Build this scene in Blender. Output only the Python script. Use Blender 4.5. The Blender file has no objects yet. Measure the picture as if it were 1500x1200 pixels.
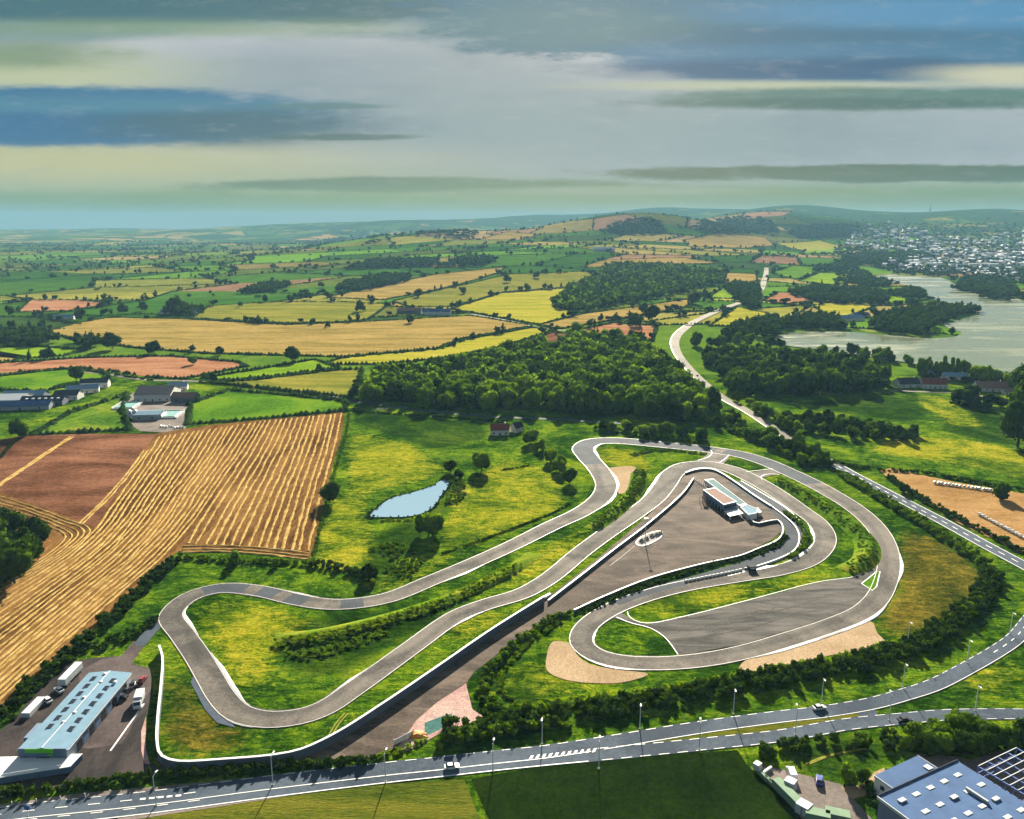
import bpy, bmesh, math, random
import numpy as np
from mathutils import Vector, Matrix
from mathutils.geometry import tessellate_polygon
random.seed(7); rng = np.random.default_rng(11)
scene = bpy.context.scene
COL = scene.collection
R = math.radians

# ------------------------------------------------------------------ camera
CAM_H, FPX, PITCH = 150.0, 1177.0, math.atan(275/1177.0)
cam_d = bpy.data.cameras.new('camera'); cam = bpy.data.objects.new('camera', cam_d); COL.objects.link(cam)
cam.location = (0, 0, CAM_H); cam.rotation_euler = (math.pi/2-PITCH, 0, 0)
cam_d.sensor_fit = 'HORIZONTAL'; cam_d.angle = 2*math.atan(750/FPX)
cam_d.clip_start = 1.0; cam_d.clip_end = 120000
scene.camera = cam

SUN_AZ, SUN_EL = R(4.5), R(22)          # azimuth measured from +Y towards +X
EXPOSURE = 2.45
HAZE_D = 7.5e-5

# ------------------------------------------------------------------ world: sky with cloud banks
def dir_of(px, py):
    """a direction as slopes sideways and upwards: streaks of a flat cloud deck keep their slope"""
    x = (px-750)/FPX; y = (600-py)/FPX
    d = np.array([x, math.cos(PITCH)+y*math.sin(PITCH), -math.sin(PITCH)+y*math.cos(PITCH)])
    d /= np.linalg.norm(d)
    return d[0]/d[1], d[2]/d[1]

world = bpy.data.worlds.new('World'); scene.world = world; world.use_nodes = True
wt = world.node_tree; wt.nodes.clear()
def wn(t, **k):
    n = wt.nodes.new(t)
    for a, b in k.items(): setattr(n, a, b)
    return n
def wm(op, a, b=None, c=None, clamp=False):
    n = wn('ShaderNodeMath', operation=op, use_clamp=clamp)
    for i, v in enumerate((a, b, c)):
        if v is None: continue
        if isinstance(v, (int, float)): n.inputs[i].default_value = v
        else: wt.links.new(v, n.inputs[i])
    return n.outputs[0]
geo = wn('ShaderNodeTexCoord')
sep = wn('ShaderNodeSeparateXYZ'); wt.links.new(geo.outputs['Generated'], sep.inputs[0])
fw = wm('MAXIMUM', wm('ABSOLUTE', sep.outputs[1]), .12)
az = wm('DIVIDE', sep.outputs[0], fw)
el = wm('DIVIDE', sep.outputs[2], fw)
# streaky warp noise in the cloud layer
cmb = wn('ShaderNodeCombineXYZ')
wt.links.new(wm('MULTIPLY', az, 2.8), cmb.inputs[0]); wt.links.new(wm('MULTIPLY', el, 12.5), cmb.inputs[1])
def wnoise(scale, detail, rough=0.55, off=0.0):
    n = wn('ShaderNodeTexNoise'); n.inputs['Scale'].default_value = scale
    n.inputs['Detail'].default_value = detail; n.inputs['Roughness'].default_value = rough
    if off:
        m = wn('ShaderNodeVectorMath', operation='ADD'); m.inputs[1].default_value = (off, off*1.7, off*.3)
        wt.links.new(cmb.outputs[0], m.inputs[0]); wt.links.new(m.outputs[0], n.inputs['Vector'])
    else: wt.links.new(cmb.outputs[0], n.inputs['Vector'])
    return n.outputs['Fac']
n1, n2, n3 = wnoise(2.4, 8, .62), wnoise(8.0, 8, .65, 3.1), wnoise(1.1, 6, .55, 7.7)
n5 = wnoise(22.0, 6, .7, 5.3)
warp = wm('ADD', wm('MULTIPLY', wm('SUBTRACT', n5, .5), .45), wm('ADD', wm('MULTIPLY', wm('SUBTRACT', n1, .5), 1.5), wm('MULTIPLY', wm('SUBTRACT', n2, .5), .8)))
def smooth(x, lo, hi):
    n = wn('ShaderNodeMapRange', interpolation_type='SMOOTHSTEP', clamp=True)
    wt.links.new(x, n.inputs[0]); n.inputs[1].default_value = lo; n.inputs[2].default_value = hi
    n.inputs[3].default_value = 0; n.inputs[4].default_value = 1
    return n.outputs[0]
def ell(px, py, hx, hy, soft=.35, w=1.0, tilt=0.0):
    u0, v0 = dir_of(px, py)
    u1 = dir_of(px+hx*.5, py)[0]-dir_of(px-hx*.5, py)[0]; v1 = dir_of(px, py-hy*.5)[1]-dir_of(px, py+hy*.5)[1]
    du = wm('SUBTRACT', az, u0)
    dv = wm('SUBTRACT', wm('SUBTRACT', el, v0), wm('MULTIPLY', du, tilt))
    a = wm('POWER', wm('ABSOLUTE', wm('DIVIDE', du, u1)), 2.0)
    b = wm('POWER', wm('ABSOLUTE', wm('DIVIDE', dv, v1)), 2.0)
    d = wm('ADD', wm('SQRT', wm('ADD', a, b)), wm('MULTIPLY', warp, w))
    return wm('SUBTRACT', 1.0, smooth(d, 1-soft, 1+soft))
def rgb(c255, gain=1.0):
    return tuple(((v/255)/12.92 if v/255 < .04045 else ((v/255+.055)/1.055)**2.4)*gain for v in c255)
def mixc(fac, A, B):
    n = wn('ShaderNodeMix', data_type='RGBA')
    wt.links.new(fac, n.inputs[0])
    for s, v in ((6, A), (7, B)):
        if isinstance(v, tuple): n.inputs[s].default_value = (*v, 1)
        else: wt.links.new(v, n.inputs[s])
    return n.outputs[2]
ramp = wn('ShaderNodeValToRGB')
wt.links.new(wm('DIVIDE', el, .5), ramp.inputs[0])
cr = ramp.color_ramp
stops = [(0.0, (136, 160, 112)), (.045, (146, 168, 112)), (.10, (156, 176, 150)), (.16, (158, 172, 174)), (.36, (150, 168, 172)), (.48, (104, 140, 160)), (.62, (92, 128, 162)), (1, (120, 150, 186))]
while len(cr.elements) < len(stops): cr.elements.new(.5)
for e, (p, c) in zip(cr.elements, stops): e.position = p; e.color = (*rgb(c), 1)
col = ramp.outputs[0]
# soft light and dark modulation everywhere
col = mixc(wm('MULTIPLY', smooth(n3, .5, .75), .35), col, rgb((190, 200, 200)))
col = mixc(wm('MULTIPLY', smooth(wm('MULTIPLY', n1, el), .16, .30), .6), col, rgb((196, 204, 206)))
for m, c, f in [
    (ell(500, 138, 500, 104, .10, .20), (204, 208, 212), .98),
    (ell(1180, 190, 760, 66, .22, .22), (190, 197, 201), .95),
    (ell(560, 142, 430, 84, .45, .15), (156, 171, 178), .95),
    (ell(920, 205, 560, 66, .75, .2), (142, 164, 171), .95),
    (ell(20, 108, 230, 38, .75, .5), (200, 207, 168), .9),
    (ell(0, 238, 480, 36, .85, .4), (206, 204, 156), .95),
    (ell(300, -6, 720, 42, .14, .45), (76, 114, 122), .98),
    (ell(200, 42, 420, 12, .9, .6), (142, 166, 136), .8),
    (ell(40, 82, 120, 18, .8, .8), (122, 148, 116), .7),
    (ell(1140, 20, 540, 76, .08, .42), (80, 124, 146), 1.0),
    (ell(1270, 80, 390, 42, .12, .40), (84, 130, 160), 1.0),
    (ell(1420, 18, 330, 26, .6, .6), (108, 160, 198), .85),
    (ell(1050, 52, 420, 12, .6, .7), (70, 112, 136), .7),
    (ell(1210, 102, 310, 16, .45, .45), (56, 98, 132), .95),
    (ell(800, 40, 200, 32, .45, .55), (94, 134, 144), .85),
    (ell(1510, 110, 150, 15, .6, .5), (216, 216, 186), .95),
    (ell(1150, 126, 240, 7, .8, .6), (200, 207, 172), .75),
    (ell(1300, 144, 340, 17, .3, .55), (88, 126, 118), .95),
    (ell(1250, 152, 280, 8, .5, .5), (70, 106, 104), .85),
    (ell(60, 170, 440, 43, .16, .38), (78, 126, 158), 1.0),
    (ell(40, 188, 420, 22, .5, .4), (64, 112, 152), .8),
    (ell(340, 184, 190, 28, .6, .5), (66, 102, 112), .8),
    (ell(500, 201, 110, 5, .4, .8), (70, 104, 104), .9),
    (ell(470, 156, 90, 5, .4, .8), (84, 120, 120), .8),
    (ell(120, 154, 300, 10, .7, .6), (96, 146, 166), .6),
    (ell(600, 271, 300, 11, .3, .8), (92, 124, 92), .92),
    (ell(330, 296, 560, 15, .7, .7), (128, 156, 92), .9),
    (ell(1330, 254, 420, 13, .2, .7), (72, 100, 76), .98),
    (ell(1250, 288, 540, 14, .6, .7), (120, 148, 94), .9),
    (ell(900, 280, 200, 6, .5, .8), (150, 168, 140), .7),
]:
    col = mixc(wm('MULTIPLY', m, f), col, rgb(c))
col = mixc(wm('MULTIPLY', smooth(n2, .5, .72), .14), col, rgb((205, 210, 205)))
col = mixc(wm('MULTIPLY', smooth(wm('SUBTRACT', 1.0, n1), .5, .72), .15), col, rgb((70, 100, 112)))
hsv = wn('ShaderNodeHueSaturation'); hsv.inputs['Saturation'].default_value = 1.15
wt.links.new(col, hsv.inputs['Color'])
nish = wn('ShaderNodeTexSky', sky_type='NISHITA', sun_disc=False, sun_elevation=SUN_EL, sun_rotation=SUN_AZ, altitude=300)
nish.air_density = 1.2; nish.dust_density = 2.0; nish.ozone_density = 1.0
sc_ = wn('ShaderNodeMix', data_type='RGBA', blend_type='MULTIPLY'); sc_.inputs[0].default_value = 1
SKY_STRENGTH = .1
g = 1/(2**EXPOSURE)/SKY_STRENGTH*.86
wt.links.new(hsv.outputs[0], sc_.inputs[6]); sc_.inputs[7].default_value = (g, g, g, 1)
fin = wn('ShaderNodeMix', data_type='RGBA'); fin.inputs[0].default_value = .992
wt.links.new(nish.outputs[0], fin.inputs[6]); wt.links.new(sc_.outputs[2], fin.inputs[7])
bg = wn('ShaderNodeBackground'); bg.inputs[1].default_value = SKY_STRENGTH
wt.links.new(fin.outputs[2], bg.inputs[0])
wo = wn('ShaderNodeOutputWorld'); wt.links.new(bg.outputs[0], wo.inputs[0])

# ------------------------------------------------------------------ sun
sd = bpy.data.lights.new('sun', 'SUN'); sun = bpy.data.objects.new('sun', sd); COL.objects.link(sun)
sd.energy = 5.0; sd.angle = R(.6); sd.color = (1, .90, .72)
sun.location = (0, 300, 400)
sdir = Vector((math.sin(SUN_AZ)*math.cos(SUN_EL), math.cos(SUN_AZ)*math.cos(SUN_EL), math.sin(SUN_EL)))
sun.rotation_euler = sdir.to_track_quat('Z', 'Y').to_euler()

vs = scene.view_settings
vs.view_transform = 'Standard'; vs.look = 'None'; vs.exposure = EXPOSURE; vs.gamma = 1; vs.use_curve_mapping = False
scene.render.engine = 'CYCLES'
cy = scene.cycles
cy.use_adaptive_sampling = True; cy.adaptive_threshold = .03
cy.max_bounces = 4; cy.diffuse_bounces = 2; cy.glossy_bounces = 2; cy.transmission_bounces = 2; cy.volume_bounces = 0
cy.transparent_max_bounces = 4; cy.use_denoising = True; cy.caustics_reflective = False; cy.caustics_refractive = False
cy.sample_clamp_indirect = 4

# ------------------------------------------------------------------ terrain height and unprojection
BUMPS = [(-80, 3500, 620, 900, 72), (-700, 3650, 330, 240, 30), (-320, 3700, 300, 200, 22), (640, 4100, 380, 340, 150), (1500, 5000, 520, 420, 135), (700, 3000, 420, 500, 26), (3100, 6900, 1700, 1500, 235), (4400, 9800, 2300, 1100, 205), (1900, 8800, 700, 800, 10), (-150, 9600, 1425, 975, 105), (975, 10125, 1125, 975, 70), (-1125, 8625, 675, 675, 60), (375, 7650, 900, 375, 40), (-2175, 9150, 975, 900, 62), (1950, 10875, 1125, 1125, 45), (-5200, 9800, 1500, 700, 30), (-3300, 7800, 900, 500, 22), (-5625, 9750, 1800, 1125, 34), (-2700, 8625, 900, 525, 25)]
def H(x, y):
    x = np.asarray(x, float); y = np.asarray(y, float)
    h = np.zeros(np.broadcast(x, y).shape)
    for bx, by, sx, sy, a in BUMPS:
        h = h + a*np.exp(-.5*((x-bx)/sx)**2-.5*((y-by)/sy)**2)
    d = np.hypot(x, y)
    t = np.clip((d-1250)/1500, 0, 1); t = t*t*(3-2*t)
    und = 6*np.sin(x/310+1.3)*np.sin(y/270+.4)+4*np.sin(x/170-y/240)+9*np.sin(x/900+2)*np.sin(y/800)
    ridg = 34*np.sin(x/640+1.1)*np.sin(y/820+.7)+22*np.sin(x/330-y/520+2)+26*np.sin(x/1150-.4)
    h = h+und*np.clip((d-1300)/2500, 0, 1)+np.maximum(ridg, -12)*np.clip((d-5200)/2500, 0, 1)*np.clip((x+4200)/2500, .15, 1)
    lake = np.exp(-((x-1350)/620)**2-((y-1900)/760)**2)
    return h*t*(1-np.clip(lake*1.6, 0, 1))
def U(px, py, z=None):
    x = (px-750)/FPX; y = (600-py)/FPX
    d = np.array([x, math.cos(PITCH)+y*math.sin(PITCH), -math.sin(PITCH)+y*math.cos(PITCH)])
    if z is not None or py > 492:
        t = (CAM_H-(z or 0))/-d[2]
        return Vector((d[0]*t, d[1]*t, z or 0))
    ts = np.geomspace(300, 26000, 2600)
    gap = CAM_H+d[2]*ts-H(d[0]*ts, d[1]*ts)
    k = int(np.argmax(gap < 0)) if (gap < 0).any() else len(ts)-1
    t = ts[k]
    if k and gap[k] < 0: t = ts[k-1]+(ts[k]-ts[k-1])*gap[k-1]/(gap[k-1]-gap[k])
    return Vector((d[0]*t, d[1]*t, float(H(d[0]*t, d[1]*t))))
def U2(pts): return [U(*p) for p in pts]

# ------------------------------------------------------------------ materials
MATS = {}; ALB = 1.0
def nodes(name):
    m = bpy.data.materials.new(name); m.use_nodes = True; m.node_tree.nodes.clear(); MATS[name] = m
    return m, m.node_tree
def ramp_node(nt, fac, cols):
    r = nt.nodes.new('ShaderNodeValToRGB'); nt.links.new(fac, r.inputs[0]); e = r.color_ramp.elements
    while len(e) < len(cols): e.new(.5)
    for k, (p, c) in zip(e, cols): k.position = p; k.color = (*([min(1.0, v) for v in c] if c[0] == c[1] == c[2] else [v*ALB for v in c]), 1)
    return r.outputs[0]
def noise_node(nt, vec, scale, detail=5, rough=.6, dist=0.0):
    n = nt.nodes.new('ShaderNodeTexNoise'); n.inputs['Scale'].default_value = scale; n.inputs['Detail'].default_value = detail
    n.inputs['Roughness'].default_value = rough; n.inputs['Distortion'].default_value = dist
    if vec is not None: nt.links.new(vec, n.inputs['Vector'])
    return n.outputs['Fac']
def pos_node(nt, scale=(1, 1, 1), rot=0.0):
    g = nt.nodes.new('ShaderNodeNewGeometry'); mp = nt.nodes.new('ShaderNodeMapping')
    mp.inputs['Scale'].default_value = scale; mp.inputs['Rotation'].default_value = (0, 0, rot)
    nt.links.new(g.outputs['Position'], mp.inputs['Vector']); return mp.outputs[0]
def mixn(nt, fac, a, b, blend='MIX'):
    n = nt.nodes.new('ShaderNodeMix'); n.data_type = 'RGBA'; n.blend_type = blend
    if isinstance(fac, float): n.inputs[0].default_value = fac
    else: nt.links.new(fac, n.inputs[0])
    for s, v in ((6, a), (7, b)):
        if isinstance(v, tuple): n.inputs[s].default_value = (*v, 1)
        else: nt.links.new(v, n.inputs[s])
    return n.outputs[2]
def rough_out(nt, colr, rough=1.0, spec=0.0, bump=None, bstr=.5, bdist=.5, metal=0.0):
    o = nt.nodes.new('ShaderNodeOutputMaterial')
    if spec == 0 and metal == 0:
        b = nt.nodes.new('ShaderNodeBsdfDiffuse'); cin = b.inputs['Color']
    else:
        b = nt.nodes.new('ShaderNodeBsdfPrincipled'); cin = b.inputs['Base Color']
        b.inputs['Roughness'].default_value = rough; b.inputs['Specular IOR Level'].default_value = spec; b.inputs['Metallic'].default_value = metal
    if isinstance(colr, tuple): cin.default_value = (*colr, 1)
    else: nt.links.new(colr, cin)
    if bump is not None:
        bn = nt.nodes.new('ShaderNodeBump'); bn.inputs['Strength'].default_value = bstr; bn.inputs['Distance'].default_value = bdist
        nt.links.new(bump, bn.inputs['Height']); nt.links.new(bn.outputs[0], b.inputs['Normal'])
    nt.links.new(b.outputs[0], o.inputs[0])
def m_ground(name, cols, big=.02, fine=.35, stretch=(1, 1, 1), rot=0.0, bump=.6, bdist=.8, mixf=.38):
    """large patches and fine tufts of the given colours"""
    m, nt = nodes(name); v = pos_node(nt, stretch, rot)
    a = noise_node(nt, v, big, 5, .65, .6); b = noise_node(nt, v, fine, 6, .75)
    x = nt.nodes.new('ShaderNodeMix'); x.data_type = 'FLOAT'; x.inputs[0].default_value = mixf
    nt.links.new(a, x.inputs[2]); nt.links.new(b, x.inputs[3])
    n = len(cols); c = ramp_node(nt, x.outputs[0], [(.41+.18*i/(n-1), k) for i, k in enumerate(cols)])
    c2 = mixn(nt, .55, c, ramp_node(nt, noise_node(nt, v, fine*3.1, 3, .7), [(.36, (.25, .25, .25)), (.62, (1, 1, 1))]), 'MULTIPLY')
    rough_out(nt, c2, bump=b, bstr=bump, bdist=bdist); return m
def m_plain(name, colr, rough=.7, spec=.3, var=.25, scale=.6, metal=0.0, bump=0.0):
    m, nt = nodes(name); v = pos_node(nt)
    n = noise_node(nt, v, scale, 5, .65)
    c = ramp_node(nt, n, [(.3, tuple(k*(1-var) for k in colr)), (.7, tuple(min(1, k*(1+var)) for k in colr))])
    rough_out(nt, c, rough, spec, n if bump else None, bump, .1, metal); return m
def m_asphalt(name, c0, c1, rough=.8, spec=.12, stretch=(1, 1, 1), rot=0.0):
    m, nt = nodes(name); v = pos_node(nt, stretch, rot)
    a = noise_node(nt, v, .035, 5, .6, 1.0); b = noise_node(nt, v, .9, 5, .7)
    x = nt.nodes.new('ShaderNodeMix'); x.data_type = 'FLOAT'; x.inputs[0].default_value = .35
    nt.links.new(a, x.inputs[2]); nt.links.new(b, x.inputs[3])
    c = ramp_node(nt, x.outputs[0], [(.41, c0), (.59, c1)])
    rough_out(nt, c, rough, spec, b, .15, .05); return m
def m_leaf(name, dark, light, trans=.35, lo=.50, hi=.95):
    m, nt = nodes(name)
    g = nt.nodes.new('ShaderNodeNewGeometry'); oi = nt.nodes.new('ShaderNodeObjectInfo')
    n = noise_node(nt, g.outputs['Position'], .22, 3, .6)
    a = nt.nodes.new('ShaderNodeMath'); a.operation = 'MULTIPLY_ADD'; a.inputs[1].default_value = .42; nt.links.new(g.outputs['Random Per Island'], a.inputs[0]); nt.links.new(n, a.inputs[2])
    b = nt.nodes.new('ShaderNodeMath'); b.operation = 'MULTIPLY_ADD'; b.inputs[1].default_value = .42; nt.links.new(oi.outputs['Random'], b.inputs[0]); nt.links.new(a.outputs[0], b.inputs[2])
    c = ramp_node(nt, b.outputs[0], [(lo, dark), (hi, light)])
    d = nt.nodes.new('ShaderNodeBsdfDiffuse'); t = nt.nodes.new('ShaderNodeBsdfTranslucent')
    nt.links.new(c, d.inputs[0]); nt.links.new(mixn(nt, 1.0, c, (1.25, 1.35, .5), 'MULTIPLY'), t.inputs[0])
    mx = nt.nodes.new('ShaderNodeMixShader'); mx.inputs[0].default_value = trans
    nt.links.new(d.outputs[0], mx.inputs[1]); nt.links.new(t.outputs[0], mx.inputs[2])
    o = nt.nodes.new('ShaderNodeOutputMaterial'); nt.links.new(mx.outputs[0], o.inputs[0]); return m

ALB = .66
GREEN, DGREEN, YGREEN, OLIVE, YELLOW = (.075, .165, .012), (.030, .085, .006), (.17, .26, .018), (.16, .17, .02), (.36, .31, .03)
m_ground('grass', [DGREEN, GREEN, (.12, .22, .015), YGREEN, (.27, .27, .03)], .022, .30)
m_ground('grass_rough', [(.035, .075, .008), GREEN, YGREEN, YELLOW, (.33, .25, .05)], .03, .4, bump=.9)
m_ground('grass_yellow', [(.10, .16, .012), (.20, .25, .018), (.31, .33, .025), (.38, .36, .03)], .018, .45, bump=1.0)
m_ground('grass_bright', [(.06, .15, .008), (.09, .21, .010), (.13, .26, .013), (.17, .27, .016)], .02, .3)
m_ground('grass_lime', [(.12, .24, .010), (.20, .33, .014), (.28, .38, .02)], .02, .3)
m_ground('grass_brown', [(.06, .09, .012), (.13, .13, .02), (.20, .16, .025), (.30, .22, .035)], .03, .5, bump=1.0)
m_ground('grass_dark', [(.007, .018, .002), (.012, .027, .003), (.018, .036, .004)], .02, .3, bump=.3)
m_ground('grass_olive', [(.05, .08, .008), (.09, .12, .012), (.14, .15, .016), (.17, .17, .02)], .02, .25, (1, 5, 1), .18)
m_ground('wheat', [(.22, .17, .04), (.34, .245, .07), (.44, .31, .10)], .008, .08, (1, 4, 1), .12)
m_ground('wheat_green', [(.13, .16, .02), (.22, .22, .03), (.32, .28, .05)], .008, .08, (1, 4, 1), .12)
m_ground('wheat_yellow', [(.24, .26, .02), (.36, .34, .03), (.45, .39, .05)], .008, .08, (1, 4, 1), .2)
m_ground('soil_red', [(.28, .12, .055), (.40, .19, .10), (.47, .25, .14)], .01, .12, (1, 4, 1), .2)
m_ground('soil_brown', [(.085, .036, .017), (.15, .066, .034), (.23, .105, .058), (.33, .155, .09)], .012, .3, (1, 2.5, 1), .6)
m_ground('stubble', [(.09, .042, .013), (.16, .080, .026), (.23, .12, .040), (.32, .175, .06)], .03, .35, (1.8, .35, 1), .5)
m_ground('straw', [(.40, .25, .07), (.58, .39, .13), (.72, .52, .20)], .2, 1.5)
m_ground('gravel', [(.38, .27, .16), (.48, .35, .22), (.56, .42, .27)], .02, .8, bump=.3, bdist=.2)
m_ground('dirt_tan', [(.30, .17, .06), (.42, .25, .10), (.50, .31, .14)], .02, .25, (1, 2.5, 1), -.35)
m_ground('pink_dirt', [(.42, .24, .22), (.52, .33, .30), (.60, .44, .38)], .06, .6, bump=.3)
m_ground('crumb_teal', [(.06, .16, .15), (.10, .22, .20)], .1, .6, bump=.3)
m_ground('concrete', [(.34, .32, .29), (.46, .44, .40), (.52, .50, .46)], .05, .6, bump=.1)
m_asphalt('track', (.070, .065, .060), (.19, .168, .145), .88, .035)
m_asphalt('track_worn', (.062, .058, .054), (.165, .148, .128), .88, .035)
m_asphalt('track_dark', (.052, .049, .046), (.135, .122, .108), .88, .035)
m_asphalt('track_new', (.038, .048, .062), (.070, .084, .104), .88, .035)
m_asphalt('paddock', (.044, .034, .027), (.15, .112, .088), .88, .035, (1, 2.2, 1), .55)
m_asphalt('apron', (.022, .019, .020), (.065, .050, .048), .88, .035, (2.4, 1, 1), .6)
m_asphalt('pad', (.036, .035, .033), (.13, .12, .11), .88, .035, (1, 4.5, 1), -.28)
m_asphalt('road', (.040, .056, .080), (.085, .11, .145), .88, .035)
m_asphalt('road_pale', (.13, .115, .09), (.20, .18, .14), .88, .035)
m_asphalt('yard_dark', (.055, .042, .042), (.12, .094, .09), .88, .035)
m_asphalt('yard', (.12, .10, .09), (.24, .20, .18), .88, .035)
m_asphalt('rubber_mark', (.048, .045, .042), (.10, .094, .088), .88, .035)
m_plain('dry_grass', (.22, .22, .04), 1, 0, .3, .5)
m_plain('paint', (.78, .78, .76), .6, .3, .08)
m_plain('kerb', (.62, .58, .60), .6, .3, .15, 1.2)
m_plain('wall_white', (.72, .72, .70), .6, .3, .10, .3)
m_plain('wall_face', (.13, .15, .20), .7, .2, .15, .3)  # shaded side of the concrete walls put into the colour; sheds share it
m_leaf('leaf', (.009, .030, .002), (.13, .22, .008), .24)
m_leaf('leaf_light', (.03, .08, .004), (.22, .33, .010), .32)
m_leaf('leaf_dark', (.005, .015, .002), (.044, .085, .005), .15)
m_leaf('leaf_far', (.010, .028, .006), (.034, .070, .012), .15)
m_plain('bark', (.07, .05, .035), .9, .1, .3, 2)
m_plain('foliage_core', (.012, .024, .004), 1, 0, .3, .5)

# ------------------------------------------------------------------ mesh helpers
def mesh(name, V, F, mat, parent=None, smooth=False, kind=None, mats=None, midx=None):
    me = bpy.data.meshes.new(name); me.from_pydata([tuple(v) for v in V], [], F); me.update()
    for mm in (mats or [mat]): me.materials.append(MATS[mm])
    if midx is not None: me.polygons.foreach_set('material_index', np.asarray(midx, dtype=np.int32))
    if smooth: me.polygons.foreach_set('use_smooth', [True]*len(me.polygons))
    o = bpy.data.objects.new(name, me); COL.objects.link(o)
    if parent: o.parent = parent
    if kind: o['kind'] = kind
    return o
def bigmesh(name, V, F, mat, parent=None, kind=None):
    """V (n,3) array; F (m,k) array"""
    V = np.asarray(V, np.float32); F = np.asarray(F, np.int32); k = F.shape[1]
    me = bpy.data.meshes.new(name); me.vertices.add(len(V)); me.loops.add(F.size); me.polygons.add(len(F))
    me.vertices.foreach_set('co', V.ravel()); me.loops.foreach_set('vertex_index', F.ravel())
    me.polygons.foreach_set('loop_start', np.arange(0, F.size, k, dtype=np.int32))
    me.update(calc_edges=True); me.materials.append(MATS[mat])
    o = bpy.data.objects.new(name, me); COL.objects.link(o)
    if parent: o.parent = parent
    if kind: o['kind'] = kind
    return o
def empty(name, loc, rz=0.0, label=None, cat=None, group=None):
    o = bpy.data.objects.new(name, None); COL.objects.link(o); o.location = loc; o.rotation_euler = (0, 0, rz); o.empty_display_size = 1
    tag(o, label, cat, group); return o
def tag(o, label=None, cat=None, group=None):
    if label: o['label'] = label
    if cat: o['category'] = cat
    if group: o['group'] = group
    return o
def catmull(pts, step, closed=False):
    P = np.array([[p[0], p[1]] for p in pts], float); n = len(P); out = []
    rngk = range(n if closed else n-1)
    for i in rngk:
        if closed: p0, p1, p2, p3 = P[(i-1) % n], P[i], P[(i+1) % n], P[(i+2) % n]
        else: p0, p1, p2, p3 = P[max(i-1, 0)], P[i], P[i+1], P[min(i+2, n-1)]
        k = max(2, int(np.linalg.norm(p2-p1)/step)+1)
        d1 = max(np.linalg.norm(p2-p1), 1e-6)
        # centripetal tangents
        a = max(np.linalg.norm(p1-p0), 1e-6)**.5; b = d1**.5; c = max(np.linalg.norm(p3-p2), 1e-6)**.5
        if np.linalg.norm(p1-p0) < 1e-5: m1 = (p2-p1)
        else: m1 = b*((p1-p0)/a-(p2-p0)/(a+b)+(p2-p1)/b)
        if np.linalg.norm(p3-p2) < 1e-5: m2 = (p2-p1)
        else: m2 = b*((p2-p1)/b-(p3-p1)/(b+c)+(p3-p2)/c)
        for t in np.linspace(0, 1, k, endpoint=False):
            t2, t3 = t*t, t*t*t
            out.append((2*t3-3*t2+1)*p1+(t3-2*t2+t)*m1+(-2*t3+3*t2)*p2+(t3-t2)*m2)
    if not closed: out.append(P[-1])
    out = np.array(out)
    # even spacing
    Q = np.vstack([out, out[:1]]) if closed else out
    s = np.r_[0, np.cumsum(np.linalg.norm(np.diff(Q, axis=0), axis=1))]
    m = max(2, int(s[-1]/step)); ss = np.linspace(0, s[-1], m+1)
    if closed: ss = ss[:-1]
    return np.c_[np.interp(ss, s, Q[:, 0]), np.interp(ss, s, Q[:, 1])]
def normals2(P, closed=False):
    T = (np.roll(P, -1, 0)-np.roll(P, 1, 0)) if closed else np.gradient(P, axis=0)
    T /= np.maximum(np.linalg.norm(T, axis=1, keepdims=True), 1e-9)
    return np.c_[-T[:, 1], T[:, 0]]
def ribbon(name, P, a, b, z, mat, parent=None, kind=None, closed=False, drape=False):
    """strip between the offsets a and b (metres to the left of the path)"""
    N = normals2(P, closed); a = np.broadcast_to(a, len(P))[:, None]; b = np.broadcast_to(b, len(P))[:, None]
    A, B = P+N*a, P+N*b; n = len(P)
    za = H(A[:, 0], A[:, 1])+z if drape else np.full(n, z); zb = H(B[:, 0], B[:, 1])+z if drape else np.full(n, z)
    V = np.vstack([np.c_[A, za], np.c_[B, zb]])
    m = n if closed else n-1
    F = [(i+n, (i+1) % n+n, (i+1) % n, i) for i in range(m)]
    return mesh(name, V, F, mat, parent, kind=kind)
def dashes(name, P, off, w, z, on, gap, mat, parent=None, phase=0.0, drape=False):
    s = np.r_[0, np.cumsum(np.linalg.norm(np.diff(P, axis=0), axis=1))]; N = normals2(P); V = []; F = []
    t = phase
    while t < s[-1]-on:
        seg = np.linspace(t, t+on, 3)
        x = np.interp(seg, s, P[:, 0]); y = np.interp(seg, s, P[:, 1]); nx = np.interp(seg, s, N[:, 0]); ny = np.interp(seg, s, N[:, 1])
        k = len(V)
        for i in range(3):
            for o_ in (off-w/2, off+w/2):
                X, Y = x[i]+nx[i]*o_, y[i]+ny[i]*o_; V.append((X, Y, z+(float(H(X, Y)) if drape else 0)))
        F += [(k, k+2, k+3, k+1), (k+2, k+4, k+5, k+3)]; t += on+gap
    return mesh(name, V, F, mat, parent) if V else None
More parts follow.
